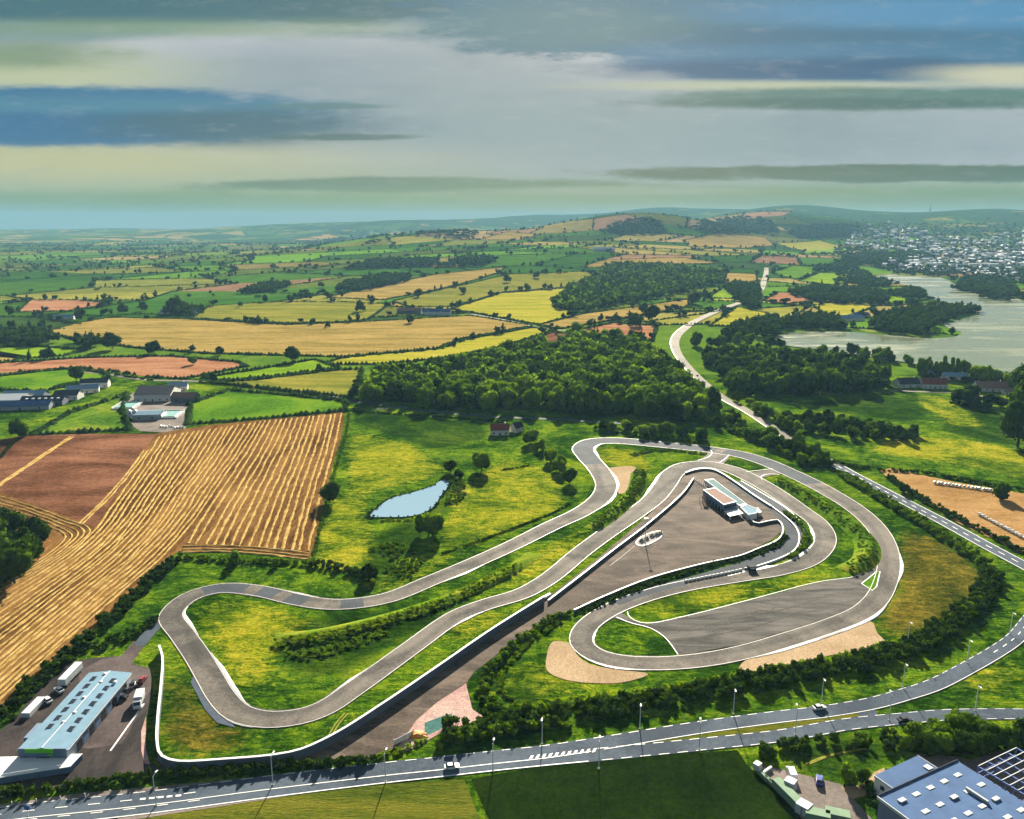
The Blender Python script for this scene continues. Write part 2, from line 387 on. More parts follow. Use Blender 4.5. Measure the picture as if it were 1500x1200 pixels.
def poly(name, pts, z, mat, kind='structure', parent=None, px=True, drape=None, sub=45.0):
    W = U2(pts) if px else [Vector((p[0], p[1], 0)) for p in pts]
    far = max(math.hypot(w.x, w.y) for w in W) > 1250 if drape is None else drape
    if not far:
        a = sum(W[i].x*W[(i+1) % len(W)].y-W[(i+1) % len(W)].x*W[i].y for i in range(len(W)))
        if a < 0: W = W[::-1]
        return mesh(name, [(w.x, w.y, z) for w in W], [tuple(range(len(W)))], mat, parent, kind=kind)
    bm = bmesh.new(); vs_ = [bm.verts.new((w.x, w.y, 0)) for w in W]
    for t in tessellate_polygon([[Vector((w.x, w.y, 0)) for w in W]]):
        try: bm.faces.new([vs_[i] for i in t])
        except ValueError: pass
    for _ in range(7):
        es = [e for e in bm.edges if e.calc_length() > sub]
        if not es: break
        bmesh.ops.subdivide_edges(bm, edges=es, cuts=1, use_grid_fill=False); bmesh.ops.triangulate(bm, faces=bm.faces)
    co = np.array([(v.co.x, v.co.y) for v in bm.verts]); hz = H(co[:, 0], co[:, 1])
    for v, h in zip(bm.verts, hz): v.co.z = h+z
    bmesh.ops.recalc_face_normals(bm, faces=bm.faces)
    for f in bm.faces:
        if f.normal.z < 0: f.normal_flip()
    me = bpy.data.meshes.new(name); bm.to_mesh(me); bm.free(); me.materials.append(MATS[mat])
    o = bpy.data.objects.new(name, me); COL.objects.link(o)
    if parent: o.parent = parent
    if kind: o['kind'] = kind
    return o
def inside(P, poly2):
    """which of the points (n,2) lie inside the polygon"""
    P = np.atleast_2d(P); Q = np.asarray(poly2, float); c = np.zeros(len(P), bool); j = len(Q)-1
    for i in range(len(Q)):
        xi, yi, xj, yj = Q[i, 0], Q[i, 1], Q[j, 0], Q[j, 1]
        hit = ((yi > P[:, 1]) != (yj > P[:, 1])) & (P[:, 0] < (xj-xi)*(P[:, 1]-yi)/(yj-yi+1e-12)+xi); c ^= hit; j = i
    return c
def proj(x, y, z):
    """where a point of the place falls in the photograph (for culling only)"""
    dy = np.asarray(y, float); dz = np.asarray(z, float)-CAM_H
    f = dy*math.cos(PITCH)-dz*math.sin(PITCH); u = dy*math.sin(PITCH)+dz*math.cos(PITCH)
    return 750+FPX*np.asarray(x)/f, 600-FPX*u/f
# ================================================================== THE LAND
# far farmland colours for the plain beyond the built fields
def m_far_farmland():
    m, nt = nodes('plain')
    v = pos_node(nt, (1, 1, 0), .26)
    vo = nt.nodes.new('ShaderNodeTexVoronoi'); vo.inputs['Scale'].default_value = 1/260; vo.inputs['Randomness'].default_value = .85; nt.links.new(v, vo.inputs['Vector'])
    vd = nt.nodes.new('ShaderNodeTexVoronoi'); vd.feature = 'DISTANCE_TO_EDGE'; vd.inputs['Scale'].default_value = 1/260; vd.inputs['Randomness'].default_value = .85; nt.links.new(v, vd.inputs['Vector'])
    sp = nt.nodes.new('ShaderNodeSeparateColor'); nt.links.new(vo.outputs['Color'], sp.inputs[0])
    c = ramp_node(nt, sp.outputs[0], [(0, (.04, .10, .012)), (.3, (.07, .15, .014)), (.5, (.11, .20, .02)), (.62, (.15, .17, .03)), (.75, (.28, .24, .06)), (.88, (.36, .24, .09)), (1, (.12, .24, .02))])
    n = noise_node(nt, v, 1/420, 5, .6); gz_ = nt.nodes.new('ShaderNodeSeparateXYZ'); gg_ = nt.nodes.new('ShaderNodeNewGeometry'); nt.links.new(gg_.outputs['Position'], gz_.inputs[0])
    hm = nt.nodes.new('ShaderNodeMapRange'); hm.inputs[1].default_value = 55; hm.inputs[2].default_value = 190; hm.inputs[3].default_value = .02; hm.inputs[4].default_value = .16; nt.links.new(gz_.outputs[2], hm.inputs[0])
    ad = nt.nodes.new('ShaderNodeMath'); nt.links.new(n, ad.inputs[0]); nt.links.new(hm.outputs[0], ad.inputs[1])
    wood = ramp_node(nt, ad.outputs[0], [(.54, (0, 0, 0)), (.57, (1, 1, 1))])
    edge = ramp_node(nt, vd.outputs['Distance'], [(.035, (1, 1, 1)), (.06, (0, 0, 0))])
    c = mixn(nt, wood, c, (.020, .045, .010)); c = mixn(nt, edge, c, (.022, .05, .010))
    # the nearest ground is meadow
    g = nt.nodes.new('ShaderNodeNewGeometry'); ln = nt.nodes.new('ShaderNodeVectorMath'); ln.operation = 'LENGTH'; nt.links.new(g.outputs['Position'], ln.inputs[0])
    far = nt.nodes.new('ShaderNodeMapRange'); far.inputs[1].default_value = 1180; far.inputs[2].default_value = 1260; nt.links.new(ln.outputs['Value'], far.inputs[0])
    p2 = pos_node(nt); a = noise_node(nt, p2, .021, 5, .65, .6); b = noise_node(nt, p2, .30, 6, .75)
    x = nt.nodes.new('ShaderNodeMix'); x.data_type = 'FLOAT'; x.inputs[0].default_value = .5; nt.links.new(a, x.inputs[2]); nt.links.new(b, x.inputs[3])
    gcol = ramp_node(nt, x.outputs[0], [(.36, DGREEN), (.44, GREEN), (.53, (.12, .21, .015)), (.60, YGREEN), (.68, (.27, .26, .03))])
    gcol = mixn(nt, .55, gcol, ramp_node(nt, noise_node(nt, p2, .95, 3, .7), [(.3, (.35, .35, .35)), (.7, (1, 1, 1))]), 'MULTIPLY')
    c = mixn(nt, far.outputs[0], gcol, c)
    rough_out(nt, c, bump=b, bstr=.6, bdist=.8)
m_far_farmland()

# one sheet, finer in front, out past the horizon
azs = np.r_[np.linspace(-55, 55, 331), np.linspace(55, 305, 61)[1:-1]]
rad = np.r_[0.01, np.geomspace(40, 17000, 172)]
A_, R_ = np.meshgrid(np.radians(azs), rad)
gx, gy = R_*np.sin(A_), R_*np.cos(A_)
drop = np.clip((R_-1250)/500, 0, 1)*2.5
gz = H(gx, gy)-np.where(R_ < 6500, drop, 2.5*np.clip(1-(R_-6500)/500, 0, 1))
na, nr = len(azs), len(rad)
ii, jj = np.meshgrid(np.arange(nr-1), np.arange(na), indexing='ij'); j2 = (jj+1) % na
Fg = np.stack([ii*na+jj, ii*na+j2, (ii+1)*na+j2, (ii+1)*na+jj], -1).reshape(-1, 4)[:, ::-1]
ground = bigmesh('ground', np.stack([gx, gy, gz], -1).reshape(-1, 3), Fg, 'plain', kind='structure')
ground.data.polygons.foreach_set('use_smooth', [True]*len(ground.data.polygons))

# ---- the named fields, with their outlines
FIELDS = [
 ('red_field', 'soil_red', [(-60, 552), (-60, 534), (0, 532), (130, 524), (250, 522), (350, 531), (362, 537), (270, 556), (220, 553), (160, 543), (100, 538), (0, 547)]),
 ('lime_field', 'grass_lime', [(297, 554), (380, 541), (460, 527), (480, 533), (497, 540), (335, 558)]),
 ('olive_field', 'wheat_green', [(312, 561), (380, 556), (497, 542), (530, 541), (525, 560), (512, 582), (420, 573), (350, 565)]),
 ('meadow', 'grass_bright', [(276, 622), (278, 592), (335, 572), (420, 579), (505, 588), (507, 602), (400, 612)]),
 ('meadow', 'grass_bright', [(-60, 570), (-60, 556), (0, 551), (95, 541), (150, 546), (160, 553), (120, 562), (60, 574)]),
 ('meadow', 'grass', [(50, 637), (100, 606), (150, 590), (186, 578), (180, 600), (190, 630)]),
 ('wheat_field', 'wheat', [(67, 487), (110, 475), (160, 466), (270, 468), (330, 472), (420, 477), (500, 474), (540, 472), (690, 463), (780, 478), (680, 496), (640, 511), (500, 523), (300, 518), (200, 510), (110, 498)]),
 ('barley_field', 'wheat_yellow', [(470, 534), (500, 525), (647, 512), (687, 497), (780, 480), (812, 484), (733, 510), (657, 524), (560, 534)]),
 ('soil_field', 'soil_brown', [(735, 512), (810, 487), (840, 490), (837, 502), (760, 513)]),
 ('olive_field', 'wheat_green', [(282, 467), (305, 449), (400, 443), (500, 443), (570, 446), (540, 468), (500, 472), (420, 474), (330, 470)]),
 ('barley_field', 'wheat_yellow', [(660, 453), (735, 430), (830, 423), (812, 450), (850, 460), (790, 476), (690, 458)]),
 ('wheat_field', 'wheat', [(790, 477), (853, 461), (1000, 440), (1022, 440), (1000, 452), (822, 482)]),
 ('wheat_field', 'wheat', [(480, 436), (560, 418), (640, 402), (740, 392), (730, 400), (640, 425), (560, 440)]),
 ('olive_field', 'wheat_green', [(575, 442), (650, 424), (745, 402), (860, 398), (872, 404), (832, 421), (740, 428), (660, 450), (600, 450)]),
 ('soil_field', 'soil_red', [(830, 487), (900, 473), (962, 478), (955, 500), (900, 492)]),
 ('lime_field', 'grass_lime', [(1037, 437), (1060, 422), (1095, 426), (1072, 438)]),
 ('wheat_field', 'wheat_yellow', [(1040, 478), (1080, 450), (1125, 460), (1100, 478)]),
 ('red_field', 'soil_red', [(1118, 441), (1140, 429), (1180, 431), (1195, 441), (1150, 446)]),
 ('wheat_field', 'wheat', [(1060, 412), (1065, 400), (1108, 402), (1110, 418), (1085, 424)]),
 ('red_field', 'soil_red', [(25, 458), (45, 440), (110, 440), (165, 446), (100, 456)]),
 ('meadow', 'grass_lime', [(-20, 522), (0, 509), (60, 508), (125, 513), (95, 521), (30, 526)]),
 ('wheat_field', 'wheat', [(-40, 545), (-40, 520), (0, 515), (50, 523), (0, 531)]),
 ('lime_field', 'grass_lime', [(1170, 412), (1200, 400), (1255, 402), (1262, 414), (1215, 418)]),
 ('meadow', 'grass_bright', [(1130, 400), (1160, 390), (1245, 395), (1200, 399), (1165, 410)]),
 ('wheat_field', 'wheat_yellow', [(1190, 448), (1215, 444), (1290, 446), (1260, 458), (1225, 470)]),
 ('meadow', 'grass_lime', [(1295, 446), (1290, 436), (1350, 432), (1365, 438), (1330, 446)]),
 ('wheat_field', 'wheat', [(1000, 352), (1050, 342), (1120, 348), (1135, 360), (1080, 364), (1010, 362)]),
 ('barley_field', 'wheat_yellow', [(1135, 356), (1200, 352), (1240, 362), (1180, 368)]),
 ('lime_field', 'grass_lime', [(1170, 372), (1185, 363), (1245, 364), (1240, 370)]),
 ('wheat_field', 'wheat', [(850, 392), (880, 382), (1000, 378), (1060, 386), (960, 389), (890, 392)]),
 ('wheat_field', 'wheat', [(700, 352), (745, 340), (790, 344), (760, 352)]),
 # near the circuit
 ('tan_field', 'dirt_tan', [(1288, 690), (1305, 686), (1400, 707), (1520, 727), (1560, 735), (1620, 860), (1500, 812), (1400, 765), (1330, 722)]),
 ('crop_field', 'grass_dark', [(690, 1142), (800, 1122), (960, 1107), (1080, 1100), (1095, 1122), (1180, 1200), (1260, 1300), (760, 1300)]),
 ('crop_field', 'grass_olive', [(100, 1300), (180, 1196), (400, 1170), (560, 1150), (680, 1142), (740, 1300)]),
]
FIELD_W = []
for nm, mt, pts in FIELDS:
    W = U2(pts); FIELD_W.append(np.array([(w.x, w.y) for w in W]))
    d = max(w.y for w in W)
    poly(nm, pts, .20 if d < 1250 else .9, mt)

# ---- near meadow sheet: yellowed, browned and lush patches with soft ragged borders
SOFT = [
 ('pasture', 'grass_yellow', [(512, 690), (516, 625), (540, 640), (600, 650), (640, 680), (650, 690), (620, 702), (560, 716), (515, 722)]),
 ('pasture', 'grass_yellow', [(660, 720), (700, 700), (740, 672), (800, 690), (830, 735), (800, 755), (740, 775), (690, 800), (645, 802), (650, 770), (670, 745)]),
 ('pasture', 'grass_yellow', [(466, 830), (475, 770), (495, 725), (535, 722), (530, 760), (545, 790), (535, 830), (500, 838)]),
 ('rough_grass', 'grass_brown', [(1325, 800), (1320, 765), (1370, 790), (1430, 830), (1452, 870), (1420, 900), (1300, 942), (1280, 915), (1318, 870)]),
 ('rough_grass', 'grass_rough', [(275, 890), (330, 875), (420, 893), (480, 902), (430, 925), (400, 945), (420, 1000), (360, 1035), (330, 1005)]),
 ('rough_grass', 'grass_brown', [(236, 945), (250, 945), (300, 1040), (360, 1075), (430, 1070), (400, 1092), (260, 1108), (240, 1095)]),
 ('rough_grass', 'grass_rough', [(700, 1020), (720, 990), (800, 950), (830, 990), (900, 1010), (1000, 985), (1080, 985), (1000, 1005), (860, 1030), (740, 1032)]),
 ('rough_grass', 'grass_yellow', [(640, 925), (690, 900), (765, 890), (750, 905), (650, 955)]),
 ('rough_grass', 'grass', [(1150, 1092), (1300, 1070), (1330, 1085), (1270, 1110), (1275, 1140), (1230, 1148), (1140, 1122), (1105, 1118)]),
 ('lush', 'dark', [(640, 690), (660, 690), (680, 720), (650, 760), (600, 800), (560, 850), (520, 840), (560, 780), (640, 740)]),
 ('lush', 'dark', [(517, 600), (700, 618), (720, 640), (640, 660), (580, 640), (520, 620)]),
 ('lush', 'dark', [(380, 905), (420, 985), (480, 1000), (600, 930), (700, 895), (640, 890), (480, 905)]),
 ('lush', 'dark', [(1140, 860), (1000, 885), (940, 905), (930, 895), (1010, 872)]),
 ('lush', 'dark', [(1320, 1085), (1130, 1100), (1230, 1145), (1300, 1110)]),
 ('lush', 'dark', [(1180, 590), (1300, 575), (1360, 600), (1340, 620), (1200, 600)]),
 ('lush', 'dark', [(1400, 592), (1470, 600), (1500, 640), (1500, 655), (1440, 645), (1380, 632), (1385, 610)]),
 ('tired', 'grass_yellow', [(1330, 640), (1352, 641), (1440, 648), (1600, 690), (1600, 712), (1500, 702), (1430, 684), (1310, 666), (1260, 660)]),
 ('tired', 'grass_yellow', [(1330, 580), (1375, 580), (1420, 605), (1440, 625), (1400, 625), (1360, 600)]),
 ('tired', 'grass_yellow', [(940, 850), (1100, 860), (1230, 835), (1240, 850), (1080, 880), (960, 905)]),
 ('tired', 'grass_yellow', [(300, 880), (360, 930), (380, 960), (400, 940), (380, 900), (340, 885)]),
 ('tired', 'grass_yellow', [(700, 870), (840, 780), (880, 760), (850, 800), (760, 860)]),
 ('tired', 'grass_yellow', [(860, 655), (940, 660), (950, 690), (930, 700), (905, 680), (880, 675)]),
 ('tired', 'grass_yellow', [(1280, 940), (1330, 930), (1380, 890), (1340, 880), (1300, 900)]),
 ('tired', 'grass_yellow', [(430, 870), (560, 868), (640, 835), (700, 800), (640, 815), (560, 850), (470, 865)]),
 ('tired', 'grass_yellow', [(560, 1050), (660, 1000), (640, 985), (540, 1040), (440, 1080), (460, 1095)]),
 ('tired', 'grass_yellow', [(1380, 1010), (1500, 950), (1500, 1000), (1420, 1030)]),
]
MX, MY, MS = np.arange(-430, 560, 3.4), np.arange(120, 800, 3.4), 3.4
mgx, mgy = np.meshgrid(MX, MY); MP = np.c_[mgx.ravel(), mgy.ravel()]
tone = np.zeros((3,)+mgx.shape)
def blur(a, k):
    ker = np.ones(k)/k
    for _ in range(2):
        a = np.apply_along_axis(lambda r_: np.convolve(r_, ker, 'same'), 0, a); a = np.apply_along_axis(lambda r_: np.convolve(r_, ker, 'same'), 1, a)
    return a
for nm, mt, pts in SOFT:
    ch = {'grass_yellow': 0, 'grass_rough': 0, 'grass_brown': 1, 'dark': 2, 'grass': 2}[mt]; W = np.array([(w.x, w.y) for w in U2(pts)])
    tone[ch] = np.maximum(tone[ch], inside(MP, W).reshape(mgx.shape)*(.7 if mt == 'grass_rough' else 1.0))
for c in range(3): tone[c] = blur(tone[c], 5)
m, nt = nodes('meadow_grass'); ALB = .80
at = nt.nodes.new('ShaderNodeVertexColor'); at.layer_name = 'tone'; sp = nt.nodes.new('ShaderNodeSeparateColor'); nt.links.new(at.outputs[0], sp.inputs[0])
p2 = pos_node(nt); na_ = noise_node(nt, p2, .024, 6, .68, .8); nb_ = noise_node(nt, p2, .33, 7, .78); nc_ = noise_node(nt, pos_node(nt, (1, 2.2, 1), .4), .11, 6, .75, 1.2)
def mth(op, a, b):
    n = nt.nodes.new('ShaderNodeMath'); n.operation = op
    for i, v in enumerate((a, b)):
        if isinstance(v, (int, float)): n.inputs[i].default_value = v
        else: nt.links.new(v, n.inputs[i])
    return n.outputs[0]
fac = mth('ADD', mth('MULTIPLY', na_, .45), mth('ADD', mth('MULTIPLY', nb_, .25), mth('MULTIPLY', nc_, .30)))
gcol = ramp_node(nt, fac, [(.435, (.012, .042, .002)), (.475, (.032, .090, .004)), (.51, (.075, .158, .006)), (.548, (.155, .245, .009)), (.595, (.27, .32, .014))])
ycol = ramp_node(nt, fac, [(.43, (.04, .09, .004)), (.48, (.13, .195, .008)), (.522, (.26, .285, .012)), (.58, (.44, .39, .028))])
bcol = ramp_node(nt, fac, [(.42, (.022, .036, .004)), (.47, (.070, .078, .008)), (.52, (.14, .12, .014)), (.58, (.30, .23, .028))])
dcol = ramp_node(nt, fac, [(.43, (.010, .030, .002)), (.50, (.024, .066, .004)), (.57, (.075, .13, .009))])
def ragged(ch): 
    x = mth('ADD', sp.outputs[ch], mth('MULTIPLY', mth('SUBTRACT', mth('ADD', mth('MULTIPLY', nc_, .6), mth('MULTIPLY', nb_, .4)), .5), 1.5))
    n = nt.nodes.new('ShaderNodeMapRange'); n.interpolation_type = 'SMOOTHSTEP'; n.inputs[1].default_value = .32; n.inputs[2].default_value = .68; nt.links.new(x, n.inputs[0]); return mth('MULTIPLY', n.outputs[0], mth('MINIMUM', mth('MULTIPLY', sp.outputs[ch], 4.0), 1.0))
c = mixn(nt, ragged(2), gcol, dcol); c = mixn(nt, ragged(0), c, ycol); c = mixn(nt, ragged(1), c, bcol)
c = mixn(nt, .6, c, ramp_node(nt, noise_node(nt, p2, 1.0, 4, .75), [(.38, (.15, .18, .15)), (.60, (1, 1, 1))]), 'MULTIPLY')
rough_out(nt, c, bump=mth('ADD', nb_, mth('MULTIPLY', nc_, 2.0)), bstr=1.0, bdist=1.1)
ALB = .66
gny, gnx = mgx.shape; I_, J_ = np.meshgrid(np.arange(gny-1), np.arange(gnx-1), indexing='ij'); b0 = (I_*gnx+J_).ravel()
meadow = bigmesh('meadow_sheet', np.c_[MP, np.full(len(MP), .10)], np.c_[b0, b0+1, b0+gnx+1, b0+gnx], 'meadow_grass', kind='structure')
tc = meadow.data.color_attributes.new('tone', 'FLOAT_COLOR', 'POINT'); tc.data.foreach_set('color', np.c_[tone.reshape(3, -1).T, np.ones(len(MP))].astype(np.float32).ravel())

# ---- jittered parcels of the middle distance (1.2 to 6.5 km), one sheet with the colour of each crop
LAKE_PX = [(1147, 507), (1200, 513), (1300, 528), (1333, 533), (1417, 547), (1500, 557), (1700, 585), (1700, 470), (1500, 441), (1437, 431), (1400, 417), (1367, 406), (1320, 404), (1267, 394), (1248, 395),
           (1300, 413), (1353, 423), (1360, 437), (1400, 447), (1437, 457), (1413, 467), (1380, 477), (1410, 490), (1367, 497), (1300, 492), (1233, 487), (1160, 488), (1133, 498)]
LAKE_W = np.array([(U(x, y, 0).x, U(x, y, 0).y) for x, y in LAKE_PX])
WOODS_PX = {'w1': [(810, 447), (833, 423), (873, 407), (887, 393), (967, 390), (1055, 400), (1060, 415), (950, 440), (853, 458), (813, 453)],
            'w2': [(517, 583), (545, 557), (600, 548), (700, 530), (745, 515), (830, 507), (870, 494), (950, 503), (985, 540), (1030, 585), (1050, 606), (985, 622), (900, 611), (800, 606), (640, 602), (545, 591)],
            'w3': [(1024, 527), (1060, 519), (1200, 526), (1296, 550), (1300, 565), (1262, 580), (1130, 583), (1077, 578), (1062, 560)]}
WOODS = {k: np.array([(U(*p).x, U(*p).y) for p in v]) for k, v in WOODS_PX.items()}
m, nt = nodes('parcels')
at = nt.nodes.new('ShaderNodeVertexColor'); at.layer_name = 'crop'
pn = pos_node(nt); nn = noise_node(nt, pn, .02, 5, .65); n4 = noise_node(nt, pos_node(nt, (1, 5, 1), .3), .03, 4, .6)
cc = mixn(nt, .7, at.outputs[0], ramp_node(nt, nn, [(.3, (.55, .58, .5)), (.7, (1, 1, 1))]), 'MULTIPLY')
cc = mixn(nt, .4, cc, ramp_node(nt, n4, [(.35, (.6, .6, .6)), (.65, (1, 1, 1))]), 'MULTIPLY')
rough_out(nt, cc)
CROPS = [((.030, .085, .008), 5), ((.05, .12, .010), 5), ((.09, .19, .012), 3.5), ((.08, .11, .014), 3), ((.13, .14, .025), 2.5), ((.22, .18, .055), 2.2), ((.26, .185, .085), 1.6), ((.24, .14, .08), 1.1), ((.24, .23, .04), 1.2)]
cw = np.array([c[1] for c in CROPS]); cw = cw/cw.sum()
CA = R(14); ca, sa = math.cos(CA), math.sin(CA)
NX, NY = 44, 31
gi, gj = np.meshgrid(np.arange(NX+1), np.arange(NY+1), indexing='ij')
bx = (gi-NX/2)*230+rng.uniform(-75, 75, gi.shape)+np.where(gj % 2, 60, -60); by = 700+gj*205+rng.uniform(-60, 60, gi.shape)
GX, GY = bx*ca-by*sa*.6, bx*sa+by*ca
V = []; F = []; FC = []; HEDGES = []
SUB = 5
def visible(x, y): 
    a = np.abs(np.arctan2(x, y)); return (y > 0) & (a < R(44))
for i in range(NX):
    for j in range(NY):
        q = np.array([(GX[a, b], GY[a, b]) for a, b in ((i, j), (i+1, j), (i+1, j+1), (i, j+1))]); c = q.mean(0); d = np.hypot(*c)
        if not visible(*c) or d < 1330 or np.hypot(*q.T).min() < 1180 or c[1] > 6800 or (c[0] > 1500 and c[1] > 4300): continue
        w = cw.copy()
        if c[0] > -900: w[5:] *= 1.7
        else: w[5:] *= .45
        w /= w.sum()
        colr = np.array(CROPS[rng.choice(len(CROPS), p=w)][0])*rng.uniform(.75, 1.2)
        if rng.random() < .06: colr = np.array((.03, .06, .012))
        k = len(V)
        for a in range(SUB+1):
            for b in range(SUB+1):
                s, t = a/SUB, b/SUB
                p = (1-s)*(1-t)*q[0]+s*(1-t)*q[1]+s*t*q[2]+(1-s)*t*q[3]; V.append(p)
        for a in range(SUB):
            for b in range(SUB):
                o = k+a*(SUB+1)+b; F.append((o, o+SUB+1, o+SUB+2, o+1)); FC.append(colr)
        for e in ((0, 1), (0, 3)):
            if rng.random() < .85: HEDGES.append((q[e[0]], q[e[1]]))
V = np.array(V); V3 = np.c_[V, H(V[:, 0], V[:, 1])+.3]
farm = bigmesh('farmland', V3, np.array(F), 'parcels', kind='structure')
ca_ = farm.data.color_attributes.new('crop', 'FLOAT_COLOR', 'CORNER')
ca_.data.foreach_set('color', np.repeat(np.c_[np.array(FC), np.ones(len(FC))], 4, axis=0).astype(np.float32).ravel())

# ---- water
def m_water(name, colr, rough, bscale, bstr, stretch=(1, 1, 1)):
    m, nt = nodes(name); v = pos_node(nt, stretch, .35); n = noise_node(nt, v, bscale, 4, .6, .8)
    big = noise_node(nt, pos_node(nt, (1, 3.5, 1), -.45), .006, 4, .6, 1.2)
    b = nt.nodes.new('ShaderNodeBsdfPrincipled'); b.inputs['Base Color'].default_value = (*colr, 1); b.inputs['IOR'].default_value = 1.33
    rr = nt.nodes.new('ShaderNodeMapRange'); rr.inputs[1].default_value = .4; rr.inputs[2].default_value = .62; rr.inputs[3].default_value = rough*.5; rr.inputs[4].default_value = rough*1.9
    nt.links.new(big, rr.inputs[0]); nt.links.new(rr.outputs[0], b.inputs['Roughness'])
    b.inputs['Specular IOR Level'].default_value = .8
    bn = nt.nodes.new('ShaderNodeBump'); bn.inputs['Strength'].default_value = bstr; bn.inputs['Distance'].default_value = .15; nt.links.new(n, bn.inputs['Height']); nt.links.new(bn.outputs[0], b.inputs['Normal'])
    o = nt.nodes.new('ShaderNodeOutputMaterial'); nt.links.new(b.outputs[0], o.inputs[0])
m_water('lake_water', (.11, .125, .065), .20, .05, .6, (1, 2, 1))
m_water('pond_water', (.15, .235, .30), .04, .25, .25)
LP = catmull(LAKE_W, 25, True)
poly('lake', LP, 1.0, 'lake_water', px=False, drape=False)
pond_pts = [(543, 757), (556, 742), (575, 730), (605, 722), (632, 713), (650, 703), (657, 703), (655, 715), (645, 728), (636, 742), (620, 752), (600, 757), (570, 758)]
PW = catmull([(p.x, p.y) for p in U2(pond_pts)], 3, True)
pond = poly('pond', PW, .26, 'pond_water', px=False)
c_ = PW.mean(0); poly('pond_bank', c_+(PW-c_)*1.10+rng.normal(0, .45, PW.shape), .23, 'grass_dark', px=False)

# ================================================================== THE CIRCUIT
TRACK_PX = [(250, 905), (258, 890), (280, 874), (308, 865), (333, 862), (383, 867), (433, 879), (480, 886), (519, 885), (570, 876), (630, 852), (690, 827), (750, 800), (810, 770), (849, 752), (878, 732), (888, 712), (878, 690), (860, 669), (854, 657),
            (868, 648), (900, 646), (960, 651), (1020, 657), (1053, 661), (1087, 667), (1120, 677), (1153, 691), (1187, 707), (1220, 725), (1253, 746), (1280, 770), (1297, 797), (1302, 825), (1297, 853), (1283, 880), (1260, 899),
            (1220, 916), (1153, 938), (1087, 957), (1020, 969), (953, 973), (903, 969), (870, 959), (853, 945), (852, 931), (863, 915), (887, 898), (920, 883), (970, 867), (1020, 856), (1087, 845), (1137, 837), (1180, 824), (1203, 806), (1209, 787),
            (1197, 766), (1170, 746), (1137, 723), (1103, 703), (1070, 688), (1037, 681), (1007, 683), (987, 693), (975, 710), (958, 731), (930, 753), (887, 783), (847, 813), (820, 836), (797, 853), (763, 871), (713, 886), (673, 901), (647, 917), (613, 942),
            (580, 966), (547, 990), (513, 1014), (480, 1036), (447, 1049), (407, 1055), (373, 1053), (347, 1044), (325, 1022), (307, 992), (288, 960), (267, 930)]
TP = catmull([(p.x, p.y) for p in U2(TRACK_PX)], 3.0, True)
tw = np.interp(TP[:, 1], [230, 290, 360, 430, 560], [8.8, 9.2, 10.2, 12.5, 16])/2
track = ribbon('race_track', TP, -tw, tw, .30, 'track', kind='structure', closed=True)
lw = np.interp(TP[:, 1], [230, 360, 560], [.15, .21, .30])
ribbon('edge_line', TP, tw-lw-.2, tw-.2, .345, 'paint', track, closed=True)
ribbon('edge_line', TP, -tw+.2, -tw+lw+.2, .345, 'paint', track, closed=True)
def track_idx(px, py):
    w = U(px, py); return int(np.argmin((TP[:, 0]-w.x)**2+(TP[:, 1]-w.y)**2))
def track_slice(a, b):
    i, j = track_idx(*a), track_idx(*b)
    n = len(TP)
    if (j-i) % n > n/2: i, j = j, i
    ix = np.arange(i, i+(j-i) % n+1) % n
    return TP[ix], tw[ix]
# newer, darker surface
for a, b in (((300, 867), (360, 864)), ((383, 867), (405, 872)), ((418, 876), (452, 883)), ((494, 887), (532, 884)), ((868, 680), (1050, 661)), ((1060, 662), (1190, 709)), ((905, 889), (1010, 858))):
    s, w_ = track_slice(a, b); N = normals2(s)
    if a == (905, 889): ribbon('tarmac_patch', s, w_*.05, w_*.93, .32, 'track_new', track)
    else: ribbon('tarmac_patch', s, -w_+.8, w_-.8, .32, 'track_new', track)
# rubbered racing line, drifting from edge to edge with the bends
Tn = normals2(TP, True); ang_ = np.unwrap(np.arctan2(-Tn[:, 0], Tn[:, 1])); cv = np.gradient(ang_)
cv[:3] = cv[3]; cv[-3:] = cv[-4]; ker = np.ones(25)/25; cvs = np.convolve(np.r_[cv[-40:], cv, cv[:40]], ker, 'same')[40:-40]
roff = np.clip(cvs*16, -.62, .62)*tw
for hw_, z_, mt_ in ((2.0, .309, 'track_worn'), (1.1, .315, 'track_dark')): ribbon('racing_line', TP, roff-hw_+.25*np.sin(np.arange(len(TP))*.7), roff+hw_, z_, mt_, track, closed=True)
